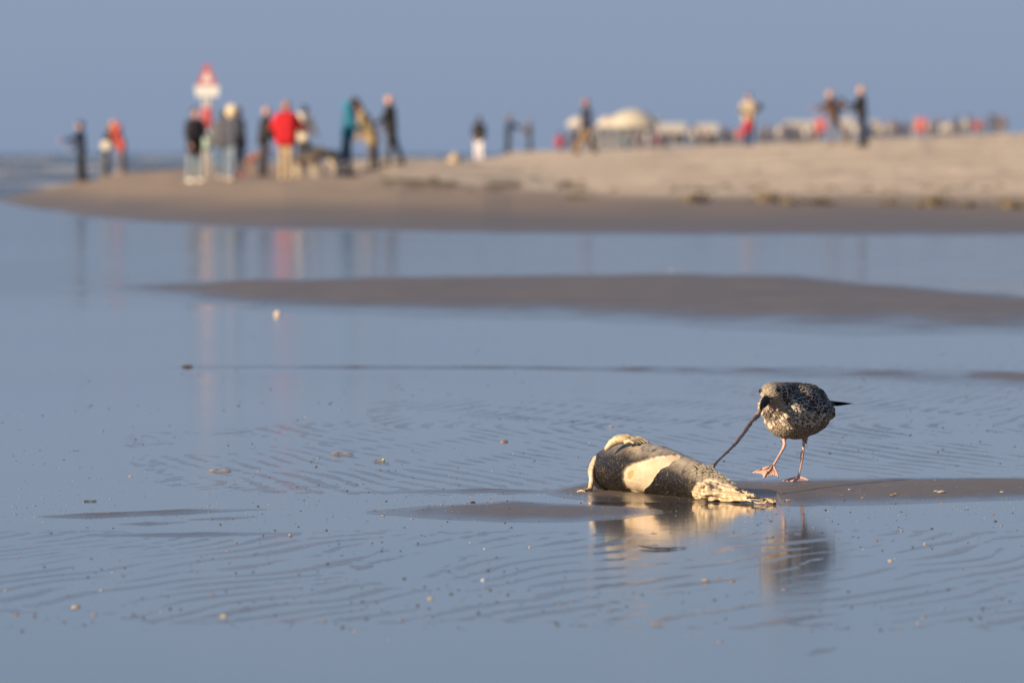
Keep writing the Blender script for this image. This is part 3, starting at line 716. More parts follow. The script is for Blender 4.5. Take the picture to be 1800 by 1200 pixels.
NAVY, BLACK, JEAN, KHAKI, GREY, WHITE, BLOND = (.018, .028, .06), (.015, .014, .016), (.10, .16, .24), (.36, .25, .15), (.12, .12, .13), (.72, .70, .66), (.62, .48, .30)
DH = (.022, .016, .012)
def bag(root, info, at, size, col, name='bag'):
    o = link(name, Shape().box((0, 0, 0), size, bev=min(size) * .3).raw(name, True), cloth(col), root); o.location = info['Q'](at); return o
def hand_item(root, info, name, size, col, label, cat, side=0, rough=.4):
    w, d = info['arm'][side][2], info['arm'][side][3]; p = root.matrix_basis @ info['Q'](w + d * .13)
    loc = Matrix.LocRotScale(root.location, root.rotation_euler, None) @ info['Q'](w + d * .13)
    o = link(name, Shape().box((0, 0, 0), size, bev=min(size) * .25).raw(name, True), cloth(col, rough), label=label, cat=cat); o.location = loc; o.rotation_euler = root.rotation_euler; return o
r, i = person(143, 318, 212, 1.70, 180, 'person in navy jacket at far left raising a phone towards the sea', arms=((.95, .55), (.2, .9)), top=NAVY, bot=BLACK, hair=DH, shoe=(.2, .14, .1))
hand_item(r, i, 'phone', (.02, .09, .17), (.55, .25, .25), 'pink phone held up by the person at far left', 'phone')
r, i = person(186, 309, 220, 1.60, 0, 'person in black jacket carrying a round cream bag beside the coral jacket', lean=.15, stoop=.97, arms=((.3, .8), (.3, .8)), top=BLACK, bot=GREY, hair=(.2, .12, .07), shoe=(.3, .25, .2), nod=.3)
o = link('bag', Shape().ball((0, 0, 0), .16, (1, .4, 1), sub=3).raw('bag', True), cloth((.66, .60, .48)), label='round cream bag carried by the person in black jacket', cat='bag'); o.location = Vector(r.location) + Vector((.04, -.28, 1.0))
r, i = person(214, 309, 218, 1.72, 180, 'person in coral red jacket bending towards a companion', lean=.32, stoop=.95, nod=.3, arms=((.5, .6), (.35, .6)), top=(.60, .09, .05), bot=(.16, .14, .16), hair=(.5, .2, .12), shoe=(.4, .3, .22), coat=.06, hood=(.6, .09, .05))
r, i = person(342, 323, 195, 1.75, -60, 'person in long black coat and pale jeans left of the beach sign', arms=((.2, .9), (.1, .5)), top=(.022, .02, .028), bot=(.20, .25, .29), hair=DH, shoe=(.7, .64, .54), coat=.12, bulk=1.05)
r, i = person(393, 312, 194, 1.68, 100, 'person in grey jacket and blue jeans right of the beach sign', arms=((.2, .5), (.1, .7)), top=(.09, .09, .10), bot=JEAN, hair=DH, shoe=(.6, .52, .42))
r, i = person(407, 314, 187, 1.72, 60, 'person with big cream bobble hat and grey blue jacket in the left group', arms=((.2, .8), (.1, .7)), top=(.055, .060, .085), bot=(.14, .18, .24), hair=(.60, .48, .32), shoe=(.55, .45, .35), bulk=1.05)
sh = Shape().ball(i['Q'](i['head'] + Vector((0, 0, .02))), .165, (1, 1, 1.1), sub=3); link('hat', sh.mesh(.02, 2, 'hat'), cloth((.62, .50, .34)), r)
r, i = person(420, 314, 198, 1.70, 150, 'person in dark navy coat with red shoes facing the beach sign', arms=((.1, .4), (.1, .7)), top=NAVY, bot=(.06, .09, .14), hair=DH, shoe=(.5, .10, .08), coat=.12)
r, i = person(463, 305, 182, 1.75, 10, 'bareheaded person in black jacket just left of the red jacket', lean=.12, arms=((.5, .4), (.2, .4)), top=BLACK, bot=(.05, .05, .06), hair=None, shoe=(.10, .03, .03))
r, i = person(503, 321, 187, 1.76, 80, 'stout person in bright red jacket and khaki trousers seen from behind', legs=((.02, .0), (-.02, .0)), arms=((.35, .9), (.3, .9)), top=(.42, .002, .008), bot=(.36, .27, .17), hair=(.36, .16, .09), shoe=(.50, .38, .26), bulk=1.36, splay=.75)
r, i = person(532, 304, 193, 1.68, 60, 'person in dark trousers with a cream rucksack right of the red jacket', lean=.15, arms=((.4, .6), (.4, .5)), top=(.62, .54, .44), bot=(.035, .035, .05), hair=DH, shoe=BLACK, nod=.3)
bag(r, i, (-.18, 0, .36), (.2, .34, .5), (.74, .66, .54), 'rucksack')
r, i = person(611, 309, 169, 1.85, 5, 'person in turquoise hooded jacket and jeans looking down', lean=.12, nod=.75, legs=((.05, .02), (-.22, .05)), arms=((.15, 1.0), (.1, .9)), top=(.006, .11, .18), bot=(.045, .09, .15), hair=DH, shoe=(.04, .04, .05), hood=(.012, .19, .30))
r, i = person(655, 305, 190, 1.74, 170, 'person in olive tan coat bending forwards beside the man in black', lean=.48, stoop=.93, nod=.3, arms=((.15, .1), (.1, .2)), top=(.30, .22, .11), bot=(.09, .08, .08), hair=(.10, .075, .04), shoe=(.05, .04, .04), coat=.16, bulk=1.12)
r, i = person(687, 297, 174, 1.80, 172, 'bald man in black jacket standing right of the olive coat', legs=((.05, .0), (-.28, .1)), arms=((.5, .6), (.2, .5)), top=(.018, .018, .022), bot=(.04, .038, .042), hair=None, shoe=BLACK)
r, i = person(842, 280, 205, 1.66, 90, 'person with long black hair and black coat over white trousers', arms=((.1, .6), (.1, .6)), top=BLACK, bot=(.72, .66, .66), hair=DH, hairlen=.35, shoe=(.7, .65, .6), legs=((.05, 0), (-.05, 0)), coat=.05, bulk=.95)
r, i = person(893, 269, 199, 1.72, 0, 'person in navy jacket reaching an arm out to the right', lean=.1, arms=((1.2, .1), (1.0, .2)), top=(.015, .025, .05), bot=(.02, .02, .03), hair=(.16, .10, .06), shoe=(.4, .3, .2))
r, i = person(931, 266, 212, 1.60, 180, 'distant person in dark olive jacket facing the one in navy', top=(.07, .055, .03), bot=(.03, .03, .035), hair=DH, shoe=BLACK, arms=((.5, .6), (.3, .5)))
r, i = person(1030, 273, 174, 1.78, 20, 'man in navy top striding in loose brown trousers', lean=.02, legs=((.42, .05), (-.40, .15)), arms=((.25, .6), (-.1, .7)), top=(.02, .025, .05), bot=(.30, .18, .085), hair=(.3, .12, .09), shoe=(.10, .07, .05))
r, i = person(1316, 261, 168, 1.72, -100, 'person in cream top and red skirt with dark trousers', top=(.40, .33, .24), bot=(.02, .035, .08), hair=(.12, .05, .04), shoe=BLACK, arms=((.5, 1.4), (.5, 1.4)), legs=((.03, 0), (-.03, 0)), coat=0)
sh = Shape(); sh.cap(i['Q']((0, 0, .12)), i['Q']((0, 0, -.30)), .15, .175, 20); link('skirt', sh.mesh(.02, 2, 'skirt'), cloth((.34, .008, .02)), r)
o = link('camera_bag', Shape().box((0, 0, 0), (.34, .2, .22), bev=.05).raw('camera_bag', True), cloth(BLACK), label='black bag on the right side of the person in red skirt', cat='bag'); o.location = Vector(r.location) + Vector((.28, -.03, 1.3)); o.rotation_euler = (0, -.4, 0)
r, i = person(1466, 256, 161, 1.74, 165, 'person in brown jacket with dark rucksack leaning into a step', lean=.2, stoop=.98, legs=((.15, .1), (-.45, .1)), arms=((.9, .5), (.4, .8)), top=(.09, .045, .03), bot=(.14, .13, .13), hair=(.40, .26, .18), shoe=(.2, .16, .12))
bag(r, i, (-.22, 0, .36), (.2, .3, .45), (.03, .03, .045), 'rucksack')
r, i = person(1515, 258, 154, 1.78, 175, 'man all in black holding a phone in front of him at right', legs=((.0, .0), (-.12, .02)), arms=((.75, .95), (.3, .8)), top=BLACK, bot=(.012, .012, .016), hair=(.45, .28, .18), shoe=BLACK)
hand_item(r, i, 'phone', (.02, .08, .16), (.5, .3, .25), 'pale phone in the hand of the man in black', 'phone')

# far crowd: prototypes copied
protos = []
for j, (tp, bt) in enumerate([((.07, .08, .12), (.07, .075, .10)), ((.36, .05, .06), (.04, .05, .09)), ((.38, .35, .32), (.14, .15, .18)), ((.04, .16, .20), (.05, .06, .08)), ((.17, .13, .13), (.17, .17, .19)), ((.45, .18, .18), (.30, .28, .26))]):
    r = empty('person', (0, 0, 0)); build_person(r, 1.72, .03, ((.15, .05), (-.15, .05)), ((.2, .4), (-.1, .4)), tp, bt, DH, BLACK, vox=.045, lite=True); protos.append(r)
KIND = ['dark', 'red', 'beige', 'teal', 'brown', 'pink']
PLACES = [(1180, 'beside the domed pavilion'), (1266, 'before the two low white tents'), (1312, 'just left of the person in red skirt'), (1448, 'between the red skirt and the brown jacket'),
          (1508, 'between brown jacket and man in black'), (1612, 'between man in black and next pink flag'), (1708, 'between the two rightmost pink flags'), (1850, 'near the lone figure on the skyline')]
ORD = ['first', 'second', 'third', 'fourth', 'fifth', 'sixth', 'seventh', 'eighth', 'ninth', 'tenth', 'eleventh', 'twelfth', 'thirteenth', 'fourteenth', 'fifteenth', 'sixteenth', 'seventeenth', 'eighteenth', 'nineteenth', 'twentieth', 'next', 'next', 'next', 'next']
rc = random.Random(11); used = set()
def far_person(px, Y, j, rz, label, z=None, grp=None):
    src = protos[j]
    if j in used:
        r = src.copy(); COL.objects.link(r)
        for ch in list(src.children):
            c = ch.copy(); COL.objects.link(c); c.parent = r
    else: r = src; used.add(j)
    X, zz = ground_at(px, Y); r.location = (X, Y, zz if z is None else z); r.rotation_euler = (0, 0, rz)
    tag(r, label, 'person', grp)
    if grp is None and 'group' in r: del r['group']
    sc_ = rc.uniform(.95, 1.1); r.scale = (sc_ * 1.15, sc_ * 1.15, sc_)
    return r
far_person(1741, 690, 0, 1.0, 'lone dark figure standing on the skyline at far right')
far_person(985, 560, 1, 2.0, 'distant figure in bright red at left end of the pavilion', z=.95)
far_person(1004, 570, 0, 1.2, 'distant dark figure beside the bright red one', z=1.0)
crowd = [(1100, 3), (1108, 0), (1117, 4), (1127, 0), (1138, 2), (1146, 0), (1155, 1), (1163, 0), (1171, 0), (1214, 0), (1222, 2), (1240, 4), (1266, 0)]
px_ = 1272
while px_ < 1445:
    if not 1306 < px_ < 1332: crowd.append((px_, rc.choice([0, 0, 4, 0, 2, 0, 2, 0, 0, 0, 4, 1])))
    px_ += rc.uniform(4.0, 6.5)
crowd += [(1484, 2), (1490, 4), (1497, 0), (1503, 2)]
px_ = 1532
while px_ < 1770:
    if not (1612 < px_ < 1622 or 1708 < px_ < 1718 or 1735 < px_ < 1748): crowd.append((px_, rc.choice([0, 2, 4, 0, 2, 2, 0, 0, 4])))
    px_ += rc.uniform(5.5, 9)
crowd.sort(); cnt = {}
for px_, j in crowd:
    pl_ = next(t_ for lim, t_ in PLACES if px_ < lim); cnt.setdefault((pl_, j), []).append(px_)
for px_, j in crowd:
    pl_ = next(t_ for lim, t_ in PLACES if px_ < lim); L_ = cnt[(pl_, j)]; k_ = L_.index(px_)
    lb = ('tiny far %s figure %s' % (KIND[j], pl_)) if len(L_) == 1 else '%s tiny %s figure from left %s' % (ORD[k_], KIND[j], pl_)
    far_person(px_, rc.uniform(640, 760) if px_ < 1260 else rc.uniform(700, 880), j, rc.uniform(0, 6), lb, grp='far crowd along the beach')
for j, r in enumerate(protos):
    if j not in used:
        for ch in list(r.children): bpy.data.objects.remove(ch)
        bpy.data.objects.remove(r)
# ------------------------------------------------------------ dogs
def dog(px, feet, top_row, H, face, label, coat_, belly, sit=False):
    Y = FPX * H / (feet - top_row); X, z = ground_at(px, Y); r = empty('dog', (X, Y, z), R(face), label=label, cat='dog'); s = H / .75
    q = lambda x, y, z_: Vector((x, y, z_)) * s
    sh = Shape(); b = .30 if sit else .50
    sh.chain([(q(-.30, 0, b), .12 * s), (q(-.05, 0, .52), .125 * s), (q(.22, 0, .54), .15 * s)]); sh.chain([(q(.24, 0, .58), .11 * s), (q(.38, 0, .72), .085 * s)])
    sh.ball(q(.42, 0, .76), .085 * s, sub=3); sh.cap(q(.47, 0, .74), q(.60, 0, .70), .05 * s, .032 * s)
    for y in (-1, 1):
        sh.cap(q(.38, .055 * y, .82), q(.37, .06 * y, .90), .03 * s, .01 * s)
        sh.chain([(q(.22, .08 * y, .48), .07 * s), (q(.20, .08 * y, .26), .042 * s), (q(.22, .08 * y, .06), .03 * s), (q(.27, .08 * y, .03), .032 * s)])
        if sit: sh.chain([(q(-.28, .09 * y, .26), .10 * s), (q(-.10, .12 * y, .22), .06 * s), (q(-.22, .12 * y, .06), .035 * s), (q(-.10, .12 * y, .03), .035 * s)])
        else: sh.chain([(q(-.30, .08 * y, .46), .10 * s), (q(-.22, .09 * y, .30), .055 * s), (q(-.36, .09 * y, .20), .033 * s), (q(-.33, .09 * y, .05), .03 * s), (q(-.27, .09 * y, .03), .032 * s)])
    sh.chain([(q(-.38, 0, b + .05), .04 * s), (q(-.52, 0, b - .02), .035 * s), (q(-.60, 0, b - .18), .02 * s)])
    t = NT('dog_coat'); g_ = t.n('ShaderNodeTexCoord'); sz = t.n('ShaderNodeSeparateXYZ'); t.l(g_.outputs['Object'], sz.inputs[0])
    f = t.ramp(t.math('ADD', sz.outputs['Z'], t.math('MULTIPLY', t.noise(9), .15)), [(.42 * s, 0.), (.50 * s, 1.)])
    t.set(t.mix(f, belly, coat_), .85, t.bump(t.noise(30), .02, .6)); link('body', sh.mesh(.02, 2, 'dog'), t.m, r)
dog(567, 309, 258, .72, 168, 'dog with black back and cream legs standing by the red jacket', (.018, .016, .016), (.55, .46, .33))
dog(541, 311, 262, .66, -30, 'cream and dark dog standing close behind the khaki trousers', (.08, .06, .045), (.50, .42, .30))
dog(449, 306, 266, .60, 0, 'reddish brown dog sitting left of the person in black', (.25, .10, .06), (.33, .20, .13), True)

# ------------------------------------------------------------ beach sign with lifebuoy box
X, z = ground_at(364, 206); z0 = z; YS = 206
sign = empty('beach_sign', (X, YS, z0), 0, label='red and white warning sign on a pale post above the left group', cat='sign')
t = NT('paint_white'); PW = t.set(t.mix(t.noise(6), (.62, .60, .57), (.70, .68, .64)), .5)
t = NT('paint_red'); PR = t.set(t.mix(t.noise(6), (.42, .07, .07), (.50, .10, .10)), .45)
t = NT('galvanised'); GP = t.set(t.mix(t.noise(12), (.42, .38, .34), (.55, .50, .46)), .5)
hz = lambda row: CH - (row - HV) * YS / FPX - z0
def loc(o, x, y, zz): o.location = (x, y, zz); return o
for dx in (-.055, .055): link('post', Shape().cap((dx, 0, -.3), (dx, 0, hz(172)), .042, .042, 16, False).raw('post', True), GP, sign)
def prism(pts, d, y0=0):
    b = bmesh.new(); f0 = [b.verts.new((x, y0 - d / 2, zz)) for x, zz in pts]; f1 = [b.verts.new((x, y0 + d / 2, zz)) for x, zz in pts]
    b.faces.new(f0); b.faces.new(f1[::-1]); n = len(pts)
    for i_ in range(n): b.faces.new((f0[i_], f1[i_], f1[(i_ + 1) % n], f0[(i_ + 1) % n]))
    bmesh.ops.recalc_face_normals(b, faces=b.faces); me = bpy.data.meshes.new('plate'); b.to_mesh(me); b.free(); return me
zb, za = hz(150), hz(113)
tri = [(-.24, zb), (.24, zb), (.035, za), (-.035, za)]
link('warning_triangle', prism(tri, .03, -.03), PR, sign)
cxz = (zb * 2 + za) / 3; inn = [(x * .5, cxz + (q - cxz) * .5 - .02) for x, q in tri]
link('triangle_face', prism(inn, .008, -.0515), PW, sign)
link('white_board', prism([(-.27, hz(170)), (.27, hz(170)), (.29, hz(151)), (-.29, hz(151))], .05, -.03), PW, sign)
link('lifebuoy_box', Shape().box((.0, -.1, (hz(190) + hz(224)) / 2), (.26, .14, hz(190) - hz(224)), bev=.03).raw('lifebuoy_box', True), PR, sign)
link('cross_bar', Shape().box((0, 0, hz(180)), (.2, .05, .06), bev=.01).raw('cross_bar'), GP, sign)
o = empty('person', (0, 0, 0)); bpy.data.objects.remove(o)
t = NT('mint'); o = link('litter_bin', Shape().cap((0, 0, 0), (0, 0, .36), .13, .15, 18, False).raw('litter_bin', True), t.set(t.mix(t.noise(9), (.34, .50, .45), (.44, .60, .54)), .6), sign); o.location = (.02, -.16, hz(262))

# ------------------------------------------------------------ beach pavilion far behind
YP = 1150; PX = lambda px: (px - CU) * YP / FPX; PZ = lambda row: CH - (row - HV) * YP / FPX
pav = empty('beach_pavilion', (PX(1100), YP, PZ(262)), 0, label='beach pavilion with pale domed tent roof on the far shore', cat='pavilion')
t = NT('canvas'); CV = t.set(t.mix(t.ramp(t.noise(.6, 4), [(.4, 0.), (.7, 1.)]), (.46, .40, .31), (.56, .49, .39)), .7)
t = NT('shade_grey'); TW = t.set(t.mix(t.noise(2), (.12, .13, .17), (.20, .21, .25)), .8)  # grey-blue standing in for the shade under roof and canopies
t = NT('window_glass'); GL = t.set((.03, .04, .06), .08)
def dome(cx, w, base, top, name='tent_roof'):
    n, rw = 24, 9; V_, F_ = [], []
    for i_ in range(rw):
        a = i_ / (rw - 1); rr = w / 2 * (1 - a ** 1.15) if name == 'tent_roof' else w / 2 * (1 - a)
        for j_ in range(n):
            th = 2 * math.pi * j_ / n; V_.append((cx + rr * math.cos(th) * (1 + .02 * math.cos(8 * th)), rr * math.sin(th) * .8, base + (top - base) * math.sin(a * math.pi / 2) ** .9))
    for i_ in range(rw - 1):
        for j_ in range(n): F_.append((i_ * n + j_, i_ * n + (j_ + 1) % n, (i_ + 1) * n + (j_ + 1) % n, (i_ + 1) * n + j_))
    return link(name, mesh_np(name, V_, F_), CV, pav)
lx = lambda px: PX(px) - PX(1100); lz = lambda row: PZ(row) - PZ(262)
dome(lx(1112), (1150 - 1062) / FPX * YP * 1.1, lz(223), lz(193))
dome(lx(1068), 40 / FPX * YP, lz(222), lz(205)); dome(lx(1017), 44 / FPX * YP, lz(221), lz(206)); dome(lx(1150), 30 / FPX * YP, lz(222), lz(206))
link('underside_shade', Shape().box((lx(1090), .5, (lz(222) + lz(270)) / 2), ((1172 - 1000) / FPX * YP, 5, lz(222) - lz(270))).raw('underside_shade'), TW, pav)  # box put in for the pavilion's dark underside and the crowd there
for j in range(9):
    o = link('window', Shape().box((0, 0, 0), (.75, .1, 1.1), bev=.02).raw('window'), GL, pav); o.location = (lx(1016 + j * 18), -2.05, lz(236))
for j in range(10): o = link('post', Shape().cap((0, 0, 0), (0, 0, lz(222) - lz(270)), .09, .09, 10, False).raw('post', True), PW, pav); o.location = (lx(1004 + j * 18), -2.7, lz(270))
def long_tent(x0, x1, top, bot, Y, label):
    w = (x1 - x0) / FPX * Y; zt = CH - (top - HV) * Y / FPX; zb_ = CH - (bot - HV) * Y / FPX
    r = empty('market_tent', ((x0 + x1) / 2 / 1 * 0 + ((x0 + x1) / 2 - CU) * Y / FPX, Y, zb_ - 1.2), 0, label=label, cat='tent')
    h = zt - zb_ + 1.2; n = max(2, int(w / 3)); m_ = prism([(-w / 2, h * .55), (w / 2, h * .55), (w / 2 * .96, h), (-w / 2 * .96, h)], 3); link('canopy', m_, PWC, r)
    link('back_wall', Shape().box((0, 1.2, h * .27), (w * .96, .12, h * .54)).raw('back_wall'), TW, r)  # added sheet that closes off the sky below the canopy
    for j in range(n + 1): link('tent_pole', Shape().cap((-w / 2 + w * j / n, -1.4, 0), (-w / 2 + w * j / n, -1.4, h * .56), .05, .05, 8, False).raw('tent_pole', True), GP, r)
t = NT('tent_white'); PWC = t.set(t.mix(t.noise(.8), (.34, .33, .32), (.44, .42, .40)), .7)
long_tent(1156, 1206, 217, 238, 1000, 'low white tent just right of the domed pavilion')
long_tent(1224, 1262, 218, 238, 1000, 'second low white tent right of the domed pavilion')
long_tent(1378, 1430, 213, 232, 1000, 'low white tent behind the middle of the far crowd')
long_tent(1474, 1502, 208, 232, 1000, 'narrow white tent between the brown and the black jacket')
long_tent(1530, 1546, 212, 232, 1000, 'small white tent right of the man in black')
def beach_flag(px, top, bot, Y, label):
    X, z = ground_at(px, Y); r = empty('beach_flag', (X, Y, z), 0, label=label, cat='flag'); zt = CH - (top - HV) * Y / FPX - z; zb_ = CH - (bot - HV) * Y / FPX - z
    link('pole', Shape().cap((-.4, 0, -.3), (-.4, 0, zt + .15), .04, .04, 8, False).raw('pole', True), GP, r)
    n = 10; V_, F_ = [], []
    for i_ in range(n + 1):
        for s_ in (0, 1):
            for dd in (-.012, .012): V_.append((-.38 + .82 * i_ / n, dd + .07 * math.sin(i_ * .9), zt if s_ else zb_))
    for i_ in range(n):
        a = i_ * 4; F_ += [(a, a + 4, a + 6, a + 2), (a + 1, a + 3, a + 7, a + 5), (a + 2, a + 6, a + 7, a + 3), (a, a + 1, a + 5, a + 4)]
    link('flag_cloth', mesh_np('flag_cloth', V_, F_), cloth((.50, .12, .12)), r)
beach_flag(1441, 209, 233, 640, 'pink red beach flag left of the brown jacket')
beach_flag(1617, 208, 234, 640, 'pink red beach flag right of the man in black')
beach_flag(1713, 213, 229, 760, 'smaller pink beach flag near the lone figure at right')

# ------------------------------------------------------------ beach debris
t = NT('seaweed'); WEED = t.set(t.mix(t.noise(30), (.07, .052, .030), (.17, .13, .08)), .8)
def clump(seed, n, w, h):
    rr = random.Random(seed); sh = Shape()
    for k in range(n):
        a = Vector((rr.gauss(0, w * .3), rr.gauss(0, w * .3), h * .15)); b = a + Vector((rr.uniform(-1, 1) * w * .35, rr.uniform(-1, 1) * w * .3, rr.uniform(0, h * .8))); c = b + Vector((rr.uniform(-1, 1) * w * .3, rr.uniform(-1, 1) * w * .2, -rr.uniform(0, h * .7)))
        sh.chain([(a, h * .14), (b, h * .12), (c, h * .06)], 5)
    sh.ball((0, 0, h * .1), w * .35, (1, 1, h / w * 1.2)); return sh.mesh(.022, 1, 'seaweed_clump')
cl = [clump(s, 16, .5, .16) for s in range(4)]
for j, (px_, py_, s_, lb) in enumerate([(1010, 350, .8, 'small dark seaweed clump below the striding man'), (1221, 357, 1.5, 'dark seaweed clump on the sand left of the pale bottle shaped stain'), (1350, 357, 1.6, 'broad brown seaweed clump on the middle of the right beach'),
        (1388, 360, 1.0, 'small seaweed clump just right of the broad brown one'), (1447, 360, 1.2, 'seaweed clump below the person in brown jacket'), (1559, 361, .9, 'seaweed clump below and right of the man in black'),
        (1640, 364, 1.6, 'wide seaweed clump near the right beach'), (1702, 364, .9, 'small seaweed clump left of the last one at right'), (1780, 366, 1.6, 'dark seaweed clump at the right edge of the beach')]):
    p = hit(px_, py_); o = link('seaweed_clump', cl[j % 4], WEED, label=lb, cat='seaweed', group='seaweed clumps along the tide line'); o.location = p; o.scale = (s_ * .95, s_ * .8, s_ * .95); o.rotation_euler = (0, 0, j)
V_, F_ = [], []
rw = random.Random(21)
for k in range(620):
    if k < 430: px_ = rw.uniform(640, 1030); py_ = 326 + rw.gauss(0, 4.5) + (px_ - 640) * .004
    elif k < 760: px_ = rw.uniform(1000, 1800); py_ = 332 + rw.gauss(0, 3)
    else: px_ = rw.uniform(520, 1800); py_ = 350 + (px_ - 520) * .012 + rw.gauss(0, 4)
    if vn(px_ / 22, py_ / 6, 3) < .5: continue
    Yg = np.arange(150, 330, 1.5); Xg = (px_ - CU) * Yg / FPX; Zg = CH - (py_ - HV) * Yg / FPX; tz = terrain(Xg, Yg); q = np.argmax(Zg <= tz)
    if q == 0: continue
    c = Vector((Xg[q], Yg[q], tz[q])); w = rw.uniform(.07, .26); h = rw.uniform(.015, .06); i0 = len(V_); n = 7
    for j in range(n):
        a = 2 * math.pi * j / n; rr = w * rw.uniform(.6, 1.3); V_.append((c.x + rr * math.cos(a), c.y + rr * math.sin(a), c.z - .01))
    V_.append((c.x, c.y, c.z + h))
    for j in range(n): F_.append((i0 + j, i0 + (j + 1) % n, i0 + n))
link('seaweed_litter', mesh_np('seaweed_litter', V_, F_, False), WEED, kind='stuff')
# weathered stump on the crest
X, z = ground_at(798, 245)
sh = Shape(); sh.chain([((0, 0, -.1), .21), ((.02, 0, .10), .17), ((.03, 0, .20), .12)]); sh.ball((-.13, 0, 0), .13); sh.ball((.17, .02, -.02), .12)
t = NT('stump'); o = link('sand_mound', sh.mesh(.02, 2, 'sand_mound'), t.set(t.mix(t.noise(6), (.36, .26, .16), (.48, .37, .24)), .9), label='small tan heap of sand on the beach crest left of the white trousers', cat='sand mound'); o.location = (X, 245, z)

# ------------------------------------------------------------ shells, twig, pebbles near the focus plane
def shell_mat(a, b, sc_=80):
    t = NT('shell'); return t.set(t.mix(t.ramp(t.noise(sc_, 3, .6, None, .8), [(.4, 0.), (.6, 1.)]), a, b), .4, t.bump(t.noise(sc_ * 3, 2), .001, .8))
SH1, SH2, SH3 = shell_mat((.34, .25, .15), (.50, .42, .30)), shell_mat((.09, .06, .045), (.38, .27, .17)), shell_mat((.16, .09, .06), (.36, .26, .20))
PEB = shell_mat((.02, .018, .018), (.07, .06, .055))
def razor(px, py, length, m, label, rz=0, cat='razor shell', name='razor_shell'):
    p = hit(px, py); L = length / FPX * p.y; n, k = 14, 7; V_, F_ = [], []
    for i_ in range(n + 1):
        s_ = i_ / n; w = .011 * min(1, (math.sin(math.pi * min(max(s_, .02), .98)) * 2.2)) * (L / .1) ** .3
        for j_ in range(k):
            a = math.pi * j_ / (k - 1); V_.append(((s_ - .5) * L, -w * math.cos(a), .001 + w * .42 * math.sin(a) + .003 * math.sin(math.pi * s_)))
    for i_ in range(n):
        for j_ in range(k - 1): a = i_ * k + j_; F_.append((a, a + 1, a + k + 1, a + k))
    me = mesh_np(name, V_, F_); o = link(name, me, m, label=label, cat=cat); o.location = p; o.rotation_euler = (0, 0, rz); mo = o.modifiers.new('thick', 'SOLIDIFY'); mo.thickness = .0016; return o
razor(600, 799.5, 42, SH2, 'long tan razor shell lying left of the yellow tipped one', .1)
razor(666, 811.5, 22, SH2, 'short dark razor shell with a yellow tip', -.15)
t = NT('yellow'); o = link('periwinkle', Shape().ball((0, 0, 0), .006, (1, 1, .9), sub=2).raw('periwinkle', True), t.set(t.mix(t.noise(200), (.70, .42, .03), (.80, .55, .08)), .35), label='tiny yellow snail shell on the end of the short razor shell', cat='snail shell'); o.location = hit(674, 811) + Vector((0, 0, .006))
razor(386, 829.5, 40, SH3, 'reddish and white razor shell lying by itself on the left flat', .05)
def clam(px, py, w, m, label, cat='shell', name='shell', group=None):
    p = hit(px, py); W_ = w / FPX * p.y; n, k = 10, 16; V_, F_ = [(0, 0, W_ * .20)], []
    for i_ in range(1, n + 1):
        a = i_ / n
        for j_ in range(k):
            th = 2 * math.pi * j_ / k; rib = 1 + .04 * math.cos(8 * th)
            V_.append((W_ / 2 * a * math.cos(th) * rib, W_ * .42 * a * math.sin(th) * rib + W_ * .05 * a, W_ * .20 * (1 - a ** 2.1) ))
    for j_ in range(k): F_.append((0, 1 + j_, 1 + (j_ + 1) % k, 0))
    Q4 = []
    for i_ in range(n - 1):
        for j_ in range(k): a = 1 + i_ * k; Q4.append((a + j_, a + k + j_, a + k + (j_ + 1) % k, a + (j_ + 1) % k))
    b = bmesh.new(); vv = [b.verts.new(q) for q in V_]
    for f in F_: b.faces.new((vv[f[0]], vv[f[1]], vv[f[2]]))
    for f in Q4: b.faces.new([vv[q] for q in f])
    bmesh.ops.recalc_face_normals(b, faces=b.faces); me = bpy.data.meshes.new(name); b.to_mesh(me); b.free(); me.polygons.foreach_set('use_smooth', [True] * len(me.polygons))
    o = link(name, me, m, label=label, cat=cat, group=group); o.location = p + Vector((0, 0, .0005)); o.rotation_euler = (random.Random(int(px)).uniform(-.2, .2), random.Random(int(py)).uniform(-.2, .2), px); return o
o = clam(487, 557, 13, shell_mat((.80, .62, .38), (.85, .72, .5)), 'bright cream shell standing alone on the pool in the middle distance'); o.scale = (1, 1, 3)
clam(1181, 476, 11, SH1, 'cream shell on the far edge of the dark sandbank')
clam(1075, 751, 11, shell_mat((.42, .32, .24), (.55, .44, .34)), 'round beige shell above the seal flipper')
clam(887, 777, 17, SH3, 'flat reddish shell left of the ripples')
clam(1655, 866, 18, SH1, 'broad yellow shell on the right sandbar'); clam(1646, 864, 10, SH1, 'small yellow shell touching the broad one')
clam(1762, 865, 9, SH1, 'small tan shell at right end of the sandbar'); clam(1569, 873, 12, SH1, 'yellow tan shell in the middle of the right sandbar')
clam(1517, 875, 9, SH3, 'small brown shell near edge of the right sandbar'); clam(1493, 862, 6, shell_mat((.8, .76, .7), (.9, .88, .84)), 'tiny bright white shell on the right sandbar')
clam(1480, 872, 6, SH1, 'tiny cream shell nearest the torn skin on the right sandbar'); clam(1385, 880, 14, SH3, 'brown shell fragment beside the torn skin tip')
clam(830, 883, 13, SH2, 'brown shell on the far edge of the left sandbar'); clam(862, 876, 6, SH1, 'small tan shell just above the left sandbar')
clam(133, 1070, 19, SH1, 'blurred cream shell at the lower left corner'); clam(165, 1083, 13, SH3, 'blurred brown shell right of the cream one at lower left')
clam(28, 1082, 12, SH2, 'blurred dark shell at the left edge of the foreground'); clam(393, 1084, 17, SH1, 'blurred tan shell in the lower left foreground')
clam(757, 1055, 14, SH1, 'blurred cream shell in the lower middle foreground'); clam(374, 1046, 9, SH3, 'small blurred brown shell in the left foreground')
